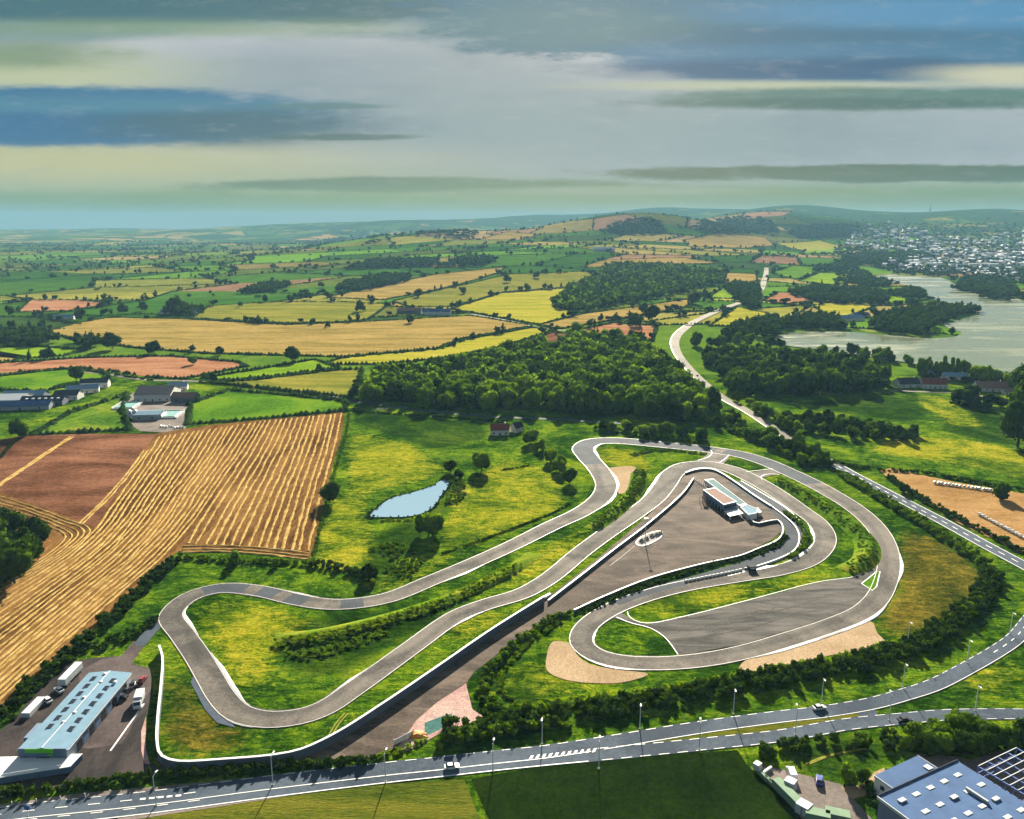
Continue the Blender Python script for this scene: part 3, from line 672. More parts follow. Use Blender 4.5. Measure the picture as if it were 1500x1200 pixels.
# kerbs: low white rumble strips, slightly proud, with a sloped outer edge
def kerb(a, b, side, wid=1.2):
    s, w_ = track_slice(a, b); N = normals2(s); n = len(s); taper = np.clip(np.minimum(np.arange(n), np.arange(n)[::-1])/4, .15, 1)
    prof = [(-.05, .31), (.25, .40), (wid*.8, .38), (wid, .20)]
    V = []; F = []
    for o, z in prof:
        off = side*(w_+o*taper)
        V += [(s[i, 0]+N[i, 0]*off[i], s[i, 1]+N[i, 1]*off[i], z) for i in range(n)]
    for k in range(3):
        for i in range(n-1):
            f = (k*n+i, k*n+i+1, (k+1)*n+i+1, (k+1)*n+i); F.append(f if side < 0 else f[::-1])
    mesh('kerb', V, F, 'kerb', track)
for a, b, sd_ in (((345, 1043), (287, 960), -1), ((270, 935), (262, 888), -1), ((385, 1054), (352, 1047), 1), ((405, 870), (460, 885), 1), ((640, 848), (700, 823), -1), ((885, 722), (878, 690), -1), ((888, 715), (868, 742), -1),
                  ((862, 672), (880, 647), -1), ((1150, 940), (1283, 882), 1), ((853, 945), (856, 920), -1), ((940, 973), (862, 955), 1), ((1250, 905), (1090, 956), 1), ((1205, 800), (1160, 832), 1), ((1200, 770), (1209, 795), 1),
                  ((1300, 810), (1299, 850), 1), ((560, 985), (500, 1025), -1), ((985, 695), (960, 730), -1), ((700, 890), (650, 915), 1)):
    try: kerb(a, b, sd_)
    except Exception as ex: print('kerb', a, ex)
# run-off strip beside the last corner and gravel beds
poly('runoff', [(284, 990), (279, 1000), (300, 1040), (318, 1060), (345, 1067), (333, 1052), (312, 1030), (296, 1000)], .25, 'road')
for g_ in ([(889, 687), (912, 684), (928, 684), (932, 705), (930, 716), (908, 724), (903, 708), (897, 693)],
           [(812, 940), (800, 968), (803, 985), (830, 997), (880, 1002), (915, 1000), (950, 988), (905, 982), (865, 974), (845, 960), (838, 945)],
           [(1100, 964), (1190, 935), (1275, 911), (1285, 928), (1297, 944), (1220, 960), (1085, 985), (1084, 976)]):
    poly('gravel_trap', catmull([(w.x, w.y) for w in U2(g_)], 1.5, True), .245, 'gravel', px=False)
# paved pad inside the lower loop, with its two throats
pad_px = [(906, 896), (918, 904), (930, 912), (945, 915), (1010, 903), (1100, 880), (1200, 854), (1255, 845), (1275, 832), (1291, 814), (1292, 835), (1287, 853), (1278, 868), (1262, 885), (1240, 896), (1180, 917), (1087, 945), (1030, 955), (995, 961), (985, 948), (972, 933), (950, 920), (925, 914), (905, 908), (895, 905)]
pad = poly('skid_pad', pad_px, .285, 'pad')
def line_px(name, pts, w, z, mat, parent=None, step=2.5, smoothp=True):
    P = catmull([(p.x, p.y) for p in U2(pts)], step) if smoothp else np.array([(p.x, p.y) for p in U2(pts)])
    return ribbon(name, P, -w/2, w/2, z, mat, parent)
line_px('edge_line', [(919, 897), (922, 905), (935, 912), (950, 914), (1010, 902), (1100, 879), (1200, 853), (1253, 845), (1275, 832), (1291, 815)], .28, .335, 'paint', pad)
line_px('edge_line', [(903, 905), (925, 914), (950, 920), (972, 933), (985, 948), (993, 960)], .28, .335, 'paint', pad)
tri = [(1262, 856), (1283, 839), (1289, 838), (1284, 860), (1278, 866)]
poly('grass_island', tri, .33, 'grass_bright'); line_px('edge_line', tri+[tri[0]], .4, .345, 'paint', pad, smoothp=False)
for cx_, cy_, r_ in ((1120, 903, 4.5), (1145, 897, 3.8)):
    c0 = U(cx_, cy_); aa = np.linspace(.3, 5.4+random.random(), 40); ribbon('skid_mark', np.c_[c0.x+r_*np.cos(aa)*(1+.1*np.sin(aa*2)), c0.y+r_*np.sin(aa)], -.15, .15, .318, 'rubber_mark', pad)
for pts in ([(1010, 920), (1080, 908), (1150, 893), (1230, 868)], [(1030, 935), (1110, 918), (1190, 890)], [(1060, 915), (1140, 905), (1220, 890)]):
    line_px('skid_mark', pts, .35, .314, 'rubber_mark', pad)
# links between the two loops
for zi, (pts, w) in enumerate((([(1050, 662), (1046, 670), (1030, 678), (1012, 681)], 11), ([(1058, 663), (1054, 672), (1042, 681)], 11), ([(1142, 690), (1120, 694), (1100, 698), (1085, 694)], 10))):
    line_px('link_road', pts, w, .280+.006*zi, 'track')['kind'] = 'structure'
for pts in ([(1040, 659), (1043, 664), (1036, 671), (1022, 675)], [(1068, 667), (1063, 672), (1053, 679)], [(1093, 692), (1108, 690), (1132, 687)], [(1116, 703), (1115, 699), (1120, 696), (1130, 695), (1142, 696)]):
    line_px('edge_line', pts, .38, .345, 'paint', track)
# paddock: the big tarmac triangle, running down to the gate by the road
paddock_px = [(1006, 694), (1014, 690), (1030, 687), (1048, 690), (1075, 707), (1105, 730), (1146, 758), (1148, 768), (1146, 778), (1130, 792), (1087, 812), (1030, 824), (953, 847), (887, 873), (841, 894), (800, 908), (762, 933), (725, 962), (695, 985), (682, 1003),
              (640, 1046), (600, 1080), (572, 1103), (545, 1110), (380, 1120), (240, 1130), (224, 1110), (270, 1116), (350, 1112), (440, 1104), (500, 1080), (560, 1040), (640, 985), (720, 930), (800, 878), (880, 815), (950, 755)]
poly('paddock', paddock_px, .225, 'paddock')
poly('gate_road', [(610, 1056), (640, 1030), (683, 1002), (684, 1008), (692, 1040), (707, 1050), (700, 1062), (662, 1066), (640, 1078), (600, 1100), (578, 1103)], .236, 'pink_dirt')
poly('crumb_surface', [(622, 1060), (648, 1050), (662, 1046), (662, 1060), (640, 1072), (622, 1080)], .246, 'crumb_teal')
line_px('painted_line', [(930, 800), (912, 815), (893, 830)], .5, .262, 'concrete', bpy.data.objects['paddock'])
for o_ in (0, 5): line_px('wheel_track', [(505+o_, 1045), (492+o_, 1060), (480+o_, 1080)], .5, .13, 'dry_grass', meadow)
for o_ in (0, 6): line_px('wheel_track', [(1180+o_, 1120), (1210+o_, 1108), (1262+o_, 1098)], .5, .22, 'dry_grass', meadow)
# pit lane sweeping round the end of the paddock
PL = catmull([(p.x, p.y) for p in U2([(1075, 706), (1110, 727), (1145, 750), (1164, 775), (1160, 795), (1140, 812), (1100, 828), (1050, 842), (1000, 855), (950, 866)])], 3)
plw = np.interp(PL[:, 1], [300, 330, 420], [2.2, 4.2, 5.2])
pit = ribbon('pit_lane', PL, -plw, plw, .275, 'track_new', kind='structure')
ribbon('edge_line', PL[:int(len(PL)*.8)], plw[:int(len(PL)*.8)]-.7, plw[:int(len(PL)*.8)]-.1, .325, 'paint', pit)
poly('grass_verge', [(1150, 764), (1155, 775), (1152, 788), (1135, 803), (1087, 820), (1030, 834), (960, 856), (890, 885), (850, 900), (841, 895), (887, 874), (953, 848), (1030, 826), (1087, 813), (1130, 794), (1147, 779)], .255, 'grass')
poly('paint_hatch', [(1096, 834), (1120, 830), (1140, 829), (1120, 834), (1098, 838)], .35, 'paint', kind=None, parent=pit)

# ================================================================== ROADS
def road(name, px, w, mat, drape=False, step=4.0, z=.27):
    P = catmull([(p.x, p.y) for p in U2(px)], step); return P, ribbon(name, P, -w/2, w/2, z, mat, kind='structure', drape=drape)
RA, ra = road('road', [(-120, 1212), (33, 1190), (130, 1180), (227, 1169.5), (400, 1147), (562, 1128), (640, 1120), (720, 1111), (803, 1102), (900, 1087), (1030, 1066), (1150, 1050), (1204, 1044), (1280, 1031), (1327, 1018), (1367, 1005), (1420, 978), (1460, 955), (1487, 936), (1512, 906), (1538, 876), (1558, 861)], 6.2, 'road')
RB, rb = road('road', [(-120, 1226), (33, 1203), (130, 1193), (227, 1182), (400, 1159), (562, 1139), (640, 1130.5), (720, 1121.5), (803, 1113), (900, 1104), (1030, 1091), (1150, 1078), (1240, 1062), (1330, 1053), (1390, 1048), (1500, 1047), (1640, 1052)], 5.8, 'road', z=.262)
kf = int(np.argmin(np.abs(RA[:, 0]-U(880, 1090).x))); kb = int(np.argmin(np.abs(RB[:, 0]-U(880, 1106).x)))
dashes('lane_marking', RA, 2.8, .2, .312, 3.2, 2.4, 'paint', ra); ribbon('edge_line', RA[kf:], -2.9, -2.7, .312, 'paint', ra); ribbon('edge_line', RA[:kf], -2.9, -2.65, .312, 'paint', ra)
k0 = int(len(RA)*.80); dashes('lane_marking', RA[k0:], .2, .3, .312, 3, 4, 'paint', ra)
dashes('lane_marking', RB[kb:], 2.6, .2, .304, 3.2, 2.4, 'paint', rb); dashes('lane_marking', RB[kb:], -2.6, .2, .304, 3.2, 2.4, 'paint', rb); ribbon('edge_line', RB[:kb], -2.75, -2.45, .304, 'paint', rb)
kq = int(np.argmin(np.abs(RA[:, 0]-U(330, 1155).x))); dashes('lane_marking', RA[:kq], 0, .25, .312, 3, 5, 'paint', ra); dashes('lane_marking', RB[:kq], 0, .25, .304, 3, 5, 'paint', rb)
# the splitter island paint: solid bands then hatching
for i, (x, y) in enumerate([(775+i*9.2, 1111.0-i*.95) for i in range(11)]):
    poly('hatch_bar', [(x, y+2.2), (x+4.5, y+1.2), (x+7, y-3.2-i*.1), (x+3, y-2.6-i*.1)], .33, 'paint', kind=None, parent=ra)
for i, (x, y) in enumerate([(205+i*13, 1172-i*1.2) for i in range(5)]):
    poly('hatch_bar', [(x, y+1.5), (x+8, y+.7), (x+9, y-1.8), (x+1, y-1.2)], .33, 'paint', kind=None, parent=ra)
poly('grass_island', [(885, 1099), (960, 1087), (1100, 1066), (1250, 1044), (1265, 1042), (1262, 1052), (1200, 1063), (1060, 1081), (940, 1095)], .235, 'grass_olive')
poly('layby', [(1255, 1046), (1262, 1035), (1282, 1032), (1285, 1050), (1262, 1053)], .24, 'road')
poly('shoulder', [(0, 1180), (120, 1163), (300, 1147), (470, 1130), (560, 1122), (640, 1113), (700, 1110), (700, 1116), (560, 1128), (300, 1153), (60, 1180), (0, 1190)], .24, 'yard')
poly('shoulder', [(170, 1199), (300, 1181), (430, 1162), (430, 1166), (300, 1186), (180, 1204)], .24, 'yard')
RH, rh = road('road', [(1640, 912), (1560, 862), (1500, 829), (1440, 797), (1380, 764), (1330, 738), (1290, 717), (1250, 696), (1225, 682)], 8.6, 'road')
ribbon('edge_line', RH, -4.0, -3.6, .312, 'paint', rh); ribbon('edge_line', RH, 3.6, 4.0, .312, 'paint', rh); dashes('lane_marking', RH, 0, .45, .312, 4, 4, 'paint', rh)
RK, rk = road('road', [(1245, 693.5), (1225, 682), (1190, 662), (1160, 645), (1130, 626), (1095, 603), (1060, 584), (1035, 565), (1010, 541), (993, 519), (988, 502), (993, 490), (1008, 477)], 9.5, 'road_pale', z=.25)
wk = np.interp(RK[:, 1], [440, 900, 1100], [8, 10, 13]); bpy.data.objects.remove(rk)
rk = ribbon('road', RK, -wk/2, wk/2, .25, 'road_pale', kind='structure'); ribbon('edge_line', RK, wk/2-.9, wk/2-.3, .30, 'paint', rk)
RF, rf = road('road', [(1008, 477), (1030, 466), (1062, 452), (1095, 440), (1114, 426), (1119, 413), (1122, 402), (1123, 393)], 13, 'road_pale', drape=True, step=15, z=1.3)
RM, rm = road('lane', [(505, 586), (560, 594), (640, 604), (720, 611), (800, 614), (900, 620), (1000, 628)], 5, 'track_new')
for pts in ([(1296, 571), (1340, 574), (1400, 576), (1500, 590)], [(120, 545), (160, 549), (215, 557), (290, 559), (400, 571), (500, 582)], [(690, 461), (740, 470), (810, 484), (850, 486)]):
    P_, r_ = road('lane', pts, 5, 'yard', z=.26 if pts[0][1] > 500 else 1.2, drape=pts[0][1] < 500)
# service drive of the workshop
fore = poly('forecourt', [(-60, 1160), (-60, 1120), (20, 1055), (55, 1010), (95, 972), (135, 965), (172, 962), (200, 975), (222, 980), (224, 1015), (212, 1060), (216, 1115), (240, 1130), (180, 1138), (110, 1150), (60, 1158), (0, 1172), (-60, 1180)], .232, 'apron')
poly('forecourt_paving', [(116, 985), (150, 966), (178, 962), (195, 940), (212, 945), (192, 975), (222, 980), (222, 1010), (206, 1040), (180, 1090), (130, 1098), (120, 1096)], .243, 'yard_dark')
poly('drive', [(196, 945), (222, 912), (236, 903), (240, 915), (222, 935), (211, 948)], .252, 'road')
line_px('edge_line', [(211, 1032), (162, 1101)], .5, .30, 'paint', fore, smoothp=False)
poly('kerbstone', [(207, 1072), (214, 1050), (214, 1100), (220, 1121), (212, 1120), (207, 1100)], .26, 'pink_dirt')

# ================================================================== STUBBLE AND PLOUGHED FIELDS
stub_px = [(225, 636), (300, 624), (400, 614), (505, 604), (500, 640), (490, 672), (474, 735), (462, 790), (454, 818), (360, 812), (262, 808), (252, 815), (160, 902), (60, 990), (0, 1042), (-150, 1165), (-260, 1100), (-260, 720), (-60, 690), (0, 722)]
stub = poly('stubble_field', stub_px, .205, 'stubble')
poly('ploughed_field', [(33, 639), (130, 636), (228, 636), (213, 658), (180, 710), (139, 772), (70, 747), (0, 722), (-150, 672), (-60, 655)], .235, 'soil_brown')
def swath(pts, w, parent, name='straw_row'):
    """a low ridge of straw with a wandering edge"""
    P = catmull([(p.x, p.y) for p in U2(pts)], 2.6); P = P+np.c_[np.zeros(len(P)), np.zeros(len(P))]
    n = len(P); N = normals2(P); wob = np.interp(np.arange(n), np.arange(0, n+6, 5), rng.normal(0, .22, len(np.arange(0, n+6, 5))))
    P = P+N*wob[:, None]
    V = []; F = []
    wid = w*np.clip(1+rng.normal(0, .28, n), .35, 1.8); hh = .35*np.clip(1+rng.normal(0, .3, n), .4, 1.6)
    for o, z in ((-.5, .2), (-.15, 1.0), (.2, .95), (.5, .2)):
        V += [(P[i, 0]+N[i, 0]*o*wid[i], P[i, 1]+N[i, 1]*o*wid[i], .16+z*hh[i]) for i in range(n)]
    for k in range(3):
        F += [(k*n+i, k*n+i+1, (k+1)*n+i+1, (k+1)*n+i)[::-1] for i in range(n-1)]
    return mesh(name, V, F, 'straw', parent)
def lerp_rows(A, B, n, w, skip=0.0):
    A = np.array(A, float); B = np.array(B, float)
    for i in range(n):
        t = (i+rng.uniform(-.12, .12))/(n-1); t = min(1, max(0, t)); C = A*(1-t)+B*t
        swath([tuple(p) for p in C], w, stub)
lerp_rows([(388, 617), (366, 655), (335, 702), (300, 755), (276, 797)], [(500, 606), (489, 655), (472, 715), (459, 772), (452, 808)], 15, 1.35)
lerp_rows([(234, 640), (202, 690), (170, 735), (140, 776), (100, 812), (40, 852), (-40, 900)], [(382, 618), (352, 665), (318, 712), (282, 765), (235, 818), (140, 900), (-20, 1042)], 19, 1.15)
lerp_rows([(-40, 716), (40, 740), (90, 758), (132, 776), (118, 795), (60, 835), (-30, 885)], [(-40, 738), (30, 757), (80, 775), (96, 787), (86, 800), (50, 826), (-30, 866)], 5, .9)
for o in (0, 4): swath([(103+o, 640), (60+o, 668), (20+o, 695), (-30+o, 730)], 1.6, stub)
for o in (0, 5): swath([(211+o, 660), (185+o, 695), (150+o, 735), (116+o, 768)], 1.3, stub)
for o in (0, 5, 9): swath([(268, 801+o), (330, 800+o), (400, 805+o), (452, 811+o)], 1.2, stub)
# ================================================================== VEGETATION
def ico(sub):
    bm = bmesh.new(); bmesh.ops.create_icosphere(bm, subdivisions=sub, radius=1)
    V = np.array([v.co[:] for v in bm.verts]); F = np.array([[v.index for v in f.verts] for f in bm.faces]); bm.free(); return V, F
ICO0, ICO1, ICO2 = ico(1), ico(2), ico(3)
def leaf_quads(P, Nrm, size, flat=.6):
    """small four-cornered leaf sprays at the points P facing roughly along Nrm; returned as triangles"""
    n = len(P); D = Nrm+rng.normal(0, flat, (n, 3)); D /= np.linalg.norm(D, axis=1, keepdims=True)
    A = np.cross(D, rng.normal(0, 1, (n, 3))); A /= np.linalg.norm(A, axis=1, keepdims=True); B = np.cross(D, A)
    s = size*rng.uniform(.6, 1.4, (n, 1)); t = s*rng.uniform(.5, 1.0, (n, 1))
    V = np.stack([P-A*s, P-B*t, P+A*s, P+B*t], 1).reshape(-1, 3); k = np.arange(n)[:, None]*4
    return V, np.vstack([k+[0, 1, 2], k+[0, 2, 3]])
def crown_template(nlobe, nleaf, size, rx=1.0, rz=.85, core=ICO1, zlow=-.55, spread=.62, lob=(.34, .55)):
    """crown of unit radius centred at the origin: overlapping lobes with leaf sprays on and in them"""
    th = rng.uniform(0, 2*math.pi, nlobe); zz = rng.uniform(zlow, .75, nlobe); rr = np.sqrt(np.clip(1-zz**2, .05, 1))*spread*rng.uniform(.55, 1.1, nlobe)
    C = np.c_[rr*np.cos(th)*rx, rr*np.sin(th)*rx, zz*rz*.75]; L = rng.uniform(*lob, nlobe); C[0] = (0, 0, 0); L[0] = .62
    Vs = []; Fs = []; k = 0
    for c, l in zip(C, L):
        v = core[0]*l*.86*(1+rng.normal(0, .10, (len(core[0]), 1)))+c; Vs.append(v); Fs.append(core[1]+k); k += len(v)
    w = L**2; idx = rng.choice(nlobe, nleaf, p=w/w.sum()); d = rng.normal(0, 1, (nleaf, 3)); d[:, 2] += .25; d /= np.linalg.norm(d, axis=1, keepdims=True)
    P = C[idx]+d*L[idx][:, None]*rng.uniform(.78, 1.10, (nleaf, 1))
    v, f = leaf_quads(P, d, size); Vs.append(v); Fs.append(f+k)
    return np.vstack(Vs), np.vstack(Fs)
def tmpl_mesh(name, T, mat):
    V, F = T; me = bpy.data.meshes.new(name); me.vertices.add(len(V)); me.loops.add(F.size); me.polygons.add(len(F))
    me.vertices.foreach_set('co', V.astype(np.float32).ravel()); me.loops.foreach_set('vertex_index', F.astype(np.int32).ravel()); me.polygons.foreach_set('loop_start', np.arange(0, F.size, 3, dtype=np.int32))
    me.update(calc_edges=True); me.materials.append(MATS[mat]); return me
def trunk_mesh(h, r, limbs=5, lean=.1):
    V = []; F = []
    def tube(a, b, ra, rb, n=6):
        a, b = Vector(a), Vector(b); d = (b-a).normalized(); u = d.orthogonal().normalized(); w = d.cross(u); k = len(V)
        for p, r_ in ((a, ra), (b, rb)):
            for i in range(n): an = 2*math.pi*i/n; V.append(p+u*math.cos(an)*r_+w*math.sin(an)*r_)
        F.extend((k+i, k+(i+1) % n, k+n+(i+1) % n, k+n+i) for i in range(n))
    tube((0, 0, -.3), (lean*.3, 0, h*.4), r*1.25, r*.85); tube((lean*.3, 0, h*.4), (lean, 0, h), r*.85, r*.35)
    for i in range(limbs):
        an = 2*math.pi*(i+.3)/limbs; z = h*(.45+.1*(i % 3)); tube((lean*.4, 0, z), (math.cos(an)*h*.32, math.sin(an)*h*.32, z+h*.35), r*.45, r*.15, 5)
    me = bpy.data.meshes.new('trunk'); me.from_pydata([v[:] for v in V], [], F); me.update(); me.materials.append(MATS['bark']); return me
CROWNS = [tmpl_mesh('crown', crown_template(9+i % 3, 900, .085, 1, .82+.1*(i % 3)), 'leaf') for i in range(5)]
CROWNS_L = [tmpl_mesh('crown', crown_template(9, 950, .085, 1, .9), 'leaf_light') for i in range(2)]
CROWNS_D = [tmpl_mesh('crown', crown_template(10, 850, .085, 1, .9), 'leaf_dark') for i in range(2)]
POPLAR = [tmpl_mesh('crown', crown_template(11, 700, .09, .8, 1.25, zlow=-.9, spread=.3, lob=(.25, .38)), 'leaf') for i in range(2)]
TRUNK = trunk_mesh(1.0, .035)
def tree(x, y, r, h, label, group=None, kind='leaf', name='tree', z=None):
    """broadleaf tree: crown radius r, total height h"""
    z = float(H(x, y)) if z is None else z
    e = empty(name, (x, y, z), random.uniform(0, 6.28), label, 'tree', group)
    me = random.choice({'leaf': CROWNS, 'light': CROWNS_L, 'dark': CROWNS_D, 'poplar': POPLAR}[kind])
    c = bpy.data.objects.new('crown', me); COL.objects.link(c); c.parent = e
    rz = h*.60; c.location = (0, 0, h*.50); c.scale = (r, r*random.uniform(.9, 1.1), rz); c.rotation_euler = (0, 0, random.uniform(0, 6.28))
    t = bpy.data.objects.new('trunk', TRUNK); COL.objects.link(t); t.parent = e; t.scale = (h*.8, h*.8, h*.72)
    return e
def tree_px(px, py, wpx, label, group=None, kind='leaf', hr=1.7):
    w = U(px, py); d = math.sqrt(w.x**2+w.y**2+150**2); r = wpx/FPX*d/2
    return tree(w.x, w.y, r, r*hr, label, group, kind)
BUSH = [crown_template(5, 62, .24, 1, .8, ICO0, -.3) for _ in range(5)]
CANOPY = [crown_template(7, 140, .17, 1, .85, ICO0) for _ in range(6)]
FARTREE = [crown_template(2, 10, .36, 1, .95, ICO0, -.3) for _ in range(4)]
BLOB = [(ICO1[0]*(1+rng.normal(0, .16, (len(ICO1[0]), 1))), ICO1[1]) for _ in range(4)]
OCT = (np.array([(1, 0, 0), (0, 1, 0), (-1, 0, 0), (0, -1, 0), (0, 0, 1.0), (.3, .2, .8)]), np.array([(0, 1, 4), (1, 2, 4), (2, 3, 4), (3, 0, 4)]))
def scatter(name, temps, pos, rad, hgt, mat, kind=None, parent=None, base=.0):
    """many clumps merged: pos (n,3) at their feet, rad, hgt"""
    pos = np.asarray(pos, float); n = len(pos); Vs = []; Fs = []; k = 0
    rad = np.broadcast_to(rad, n); hgt = np.broadcast_to(hgt, n)
    for ti, (tv, tf) in enumerate(temps):
        ix = np.arange(ti, n, len(temps))
        if not len(ix): continue
        a = rng.uniform(0, 6.28, len(ix)); c, s = np.cos(a), np.sin(a)
        X = (tv[None, :, 0]*c[:, None]-tv[None, :, 1]*s[:, None])*rad[ix][:, None]+pos[ix, 0:1]
        Y = (tv[None, :, 0]*s[:, None]+tv[None, :, 1]*c[:, None])*rad[ix][:, None]+pos[ix, 1:2]
        Z = tv[None, :, 2]*hgt[ix][:, None]*.55+pos[ix, 2:3]+hgt[ix][:, None]*(.48+base)
        Vs.append(np.stack([X, Y, Z], -1).reshape(-1, 3)); Fs.append((tf[None]+(np.arange(len(ix))*len(tv))[:, None, None]+k).reshape(-1, 3)); k += len(ix)*len(tv)
    return bigmesh(name, np.vstack(Vs), np.vstack(Fs), mat, parent, kind)
def along(P, spacing, width):
    s = np.r_[0, np.cumsum(np.linalg.norm(np.diff(P, axis=0), axis=1))]; n = max(3, int(s[-1]/spacing)); t = np.sort(rng.uniform(0, s[-1], n)); N = normals2(P)
    o = rng.uniform(-.5, .5, n)*width
    return np.c_[np.interp(t, s, P[:, 0])+np.interp(t, s, N[:, 0])*o, np.interp(t, s, P[:, 1])+np.interp(t, s, N[:, 1])*o], o
def hedge(px, w, h, label, mat='leaf', r=None, name='hedge', dens=1.0, zoff=0.0, cat='hedge'):
    P = catmull([(p.x, p.y) for p in U2(px)], 4); r = r or min(1.9, max(.9, w*.35))
    Q, o = along(P, r*r*2.2/max(w, r)/dens, max(0, w-r)); z = H(Q[:, 0], Q[:, 1])+zoff*np.clip(1-(2*np.abs(o)/max(w, .1))**2, 0, 1)
    rr = r*rng.uniform(.6, 1.35, len(Q)); ob = scatter(name, BUSH, np.c_[Q, z], rr, h*rng.uniform(.55, 1.2, len(Q)), mat)
    tag(ob, label, cat); return ob
def bank(px, w, h, mat='grass', name='grass_bank'):
    P = catmull([(p.x, p.y) for p in U2(px)], 3); n = len(P); N = normals2(P); V = []; F = []
    taper = np.clip(np.minimum(np.arange(n), np.arange(n)[::-1])/6, 0, 1)**.6
    prof = [(-.5, 0), (-.36, .3), (-.2, .75), (-.06, 1), (.08, .98), (.22, .68), (.38, .25), (.5, 0)]; m = len(prof)
    for o, z in prof:
        V += [(P[i, 0]+N[i, 0]*o*w, P[i, 1]+N[i, 1]*o*w, -.05+.26+max(-.2, z*h*taper[i]+rng.normal(0, .07)*z)) for i in range(n)]
    for k in range(m-1): F += [(k*n+i, (k+1)*n+i, (k+1)*n+i+1, k*n+i+1)[::-1] for i in range(n-1)]
    return mesh(name, V, F, mat, smooth=True, kind='structure')

# ---- banks inside the circuit
B1 = [(402, 936), (463, 930), (530, 916), (613, 893), (680, 869), (747, 836), (785, 812)]
bank(B1, 8, 1.3); hedge([(404, 943), (466, 937), (530, 922), (600, 901), (650, 884), (700, 861), (760, 830)], 7.5, 1.2, 'long scrubby bank between the two straights of the circuit', 'leaf_light', 1.0, 'scrub', .9, 1.2, 'scrub')
hedge([(420, 962), (470, 958), (520, 942), (565, 926)], 7, 1.2, 'darker scrub at the foot of the left end of that bank', 'leaf', 1.0, 'scrub', .9, 0, 'scrub')
B3 = [(1138, 706), (1175, 724), (1215, 748), (1250, 775), (1270, 800), (1266, 824), (1240, 838)]
bank(B3, 12, 2.6); hedge(B3, 9, 1.0, 'curved scrub bank inside the wide right hand bend', 'leaf', 1.1, 'scrub', .7, 2.3, 'scrub')
bank([(936, 692), (932, 716), (912, 742), (890, 760), (868, 776)], 10, 2.0)
hedge([(937, 692), (934, 714), (914, 740), (892, 758), (870, 774)], 8, 1.1, 'scrub strip between the sandy run-off and the main straight', 'leaf', 1.0, 'scrub', .8, 1.8, 'scrub')
hedge([(1148, 750), (1170, 768), (1180, 786), (1175, 804), (1158, 818)], 3.6, 1.5, 'green scrub in the crook of the inner right hairpin', 'leaf', 1.0, 'scrub', 1, .3, 'scrub')
hedge([(925, 668), (960, 660), (1000, 662), (1035, 667)], 6, 1.3, 'low scrub beside the top straight of the circuit', 'leaf', .9, 'scrub', .7, 0, 'scrub')
hedge([(850, 896), (900, 876), (960, 853), (1030, 831), (1090, 817), (1135, 800), (1150, 785)], 5.0, 1.5, 'dark trimmed strip of shrubs beside the pit lane', 'leaf_dark', .9, 'hedge')
hedge([(842, 897), (800, 914), (750, 950), (722, 980), (707, 1006), (708, 1025), (730, 1042)], 5, 2.6, 'tall hedge edging the paddock beside the pink gate road', 'leaf')
hedge([(820, 912), (770, 948), (738, 985), (732, 1010), (745, 1025), (790, 1036), (860, 1035), (940, 1020), (1020, 1007), (1090, 996)], 2.6, 1.3, 'thin hedge looping round the sandy bed of the left hairpin', 'leaf')
# ---- thick belt between circuit and road
BELT = [(650, 1080), (720, 1064), (800, 1055), (900, 1040), (1000, 1022), (1100, 1004), (1200, 984), (1290, 964), (1360, 938), (1415, 899), (1448, 858), (1450, 838)]
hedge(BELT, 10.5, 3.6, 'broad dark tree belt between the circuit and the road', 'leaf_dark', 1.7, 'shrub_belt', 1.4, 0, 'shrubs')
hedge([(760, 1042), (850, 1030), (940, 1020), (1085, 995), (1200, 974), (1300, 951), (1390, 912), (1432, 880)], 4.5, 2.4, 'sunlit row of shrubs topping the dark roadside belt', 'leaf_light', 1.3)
hedge([(640, 1092), (700, 1078), (760, 1070), (830, 1062)], 6, 3.0, 'short shrubs beside the pink gate, at the belt end', 'leaf', 1.4)
hedge([(255, 822), (205, 868), (160, 910), (80, 978), (30, 1022), (-30, 1070)], 8, 3.0, 'long dark hedge along the stubble field above the workshop', 'leaf_dark', 1.6)
hedge([(230, 905), (190, 930), (160, 945), (100, 958), (60, 1000), (20, 1040), (-30, 1075)], 8, 2.0, 'rough shrubs behind the workshop car park', 'leaf_dark', 1.3, dens=.6)
hedge([(262, 817), (310, 822), (360, 824), (420, 825), (455, 828)], 4, 2.2, 'hedge at the foot of the stubble field', 'leaf', 1.2)
hedge([(456, 830), (485, 832), (520, 842), (548, 852)], 6, 3.2, 'dark hedge below the yellow pasture', 'leaf_dark', 1.4)
hedge([(-40, 1177), (40, 1163), (110, 1154), (180, 1146), (240, 1139), (320, 1133), (400, 1128), (480, 1123), (550, 1117)], 3.8, 2.5, 'long clipped hedge between the workshop yard and the road', 'leaf_dark', 1.1, dens=1.3)
hedge([(550, 1110), (580, 1104), (610, 1092), (625, 1084)], 3, 1.2, 'yellowish weeds by the gate posts', 'leaf_light', .8)
hedge([(1228, 694), (1260, 712), (1300, 737), (1350, 768), (1400, 800), (1440, 828)], 9, 3.2, 'shrubs along the circuit side of the right hand road', 'leaf', 1.5)
hedge([(1300, 700), (1340, 726), (1400, 760), (1470, 795), (1560, 840)], 6, 2.6, 'dark hedge between the tan field and the right hand road', 'leaf_dark', 1.4)
hedge([(1205, 672), (1240, 682), (1290, 690), (1350, 694), (1420, 706), (1520, 724)], 4, 2.2, 'dark hedge under the bright slope beyond the right hand road', 'leaf_dark', 1.3)
hedge([(520, 603), (600, 609), (680, 614), (735, 619)], 3, 1.6, 'low hedge along the lane below the big wood', 'leaf_dark', 1.1)
hedge([(648, 812), (700, 794), (760, 772), (810, 752), (835, 738)], 1.6, 1.1, 'thin hedge between the pasture and the back straight', 'leaf_dark', .7)
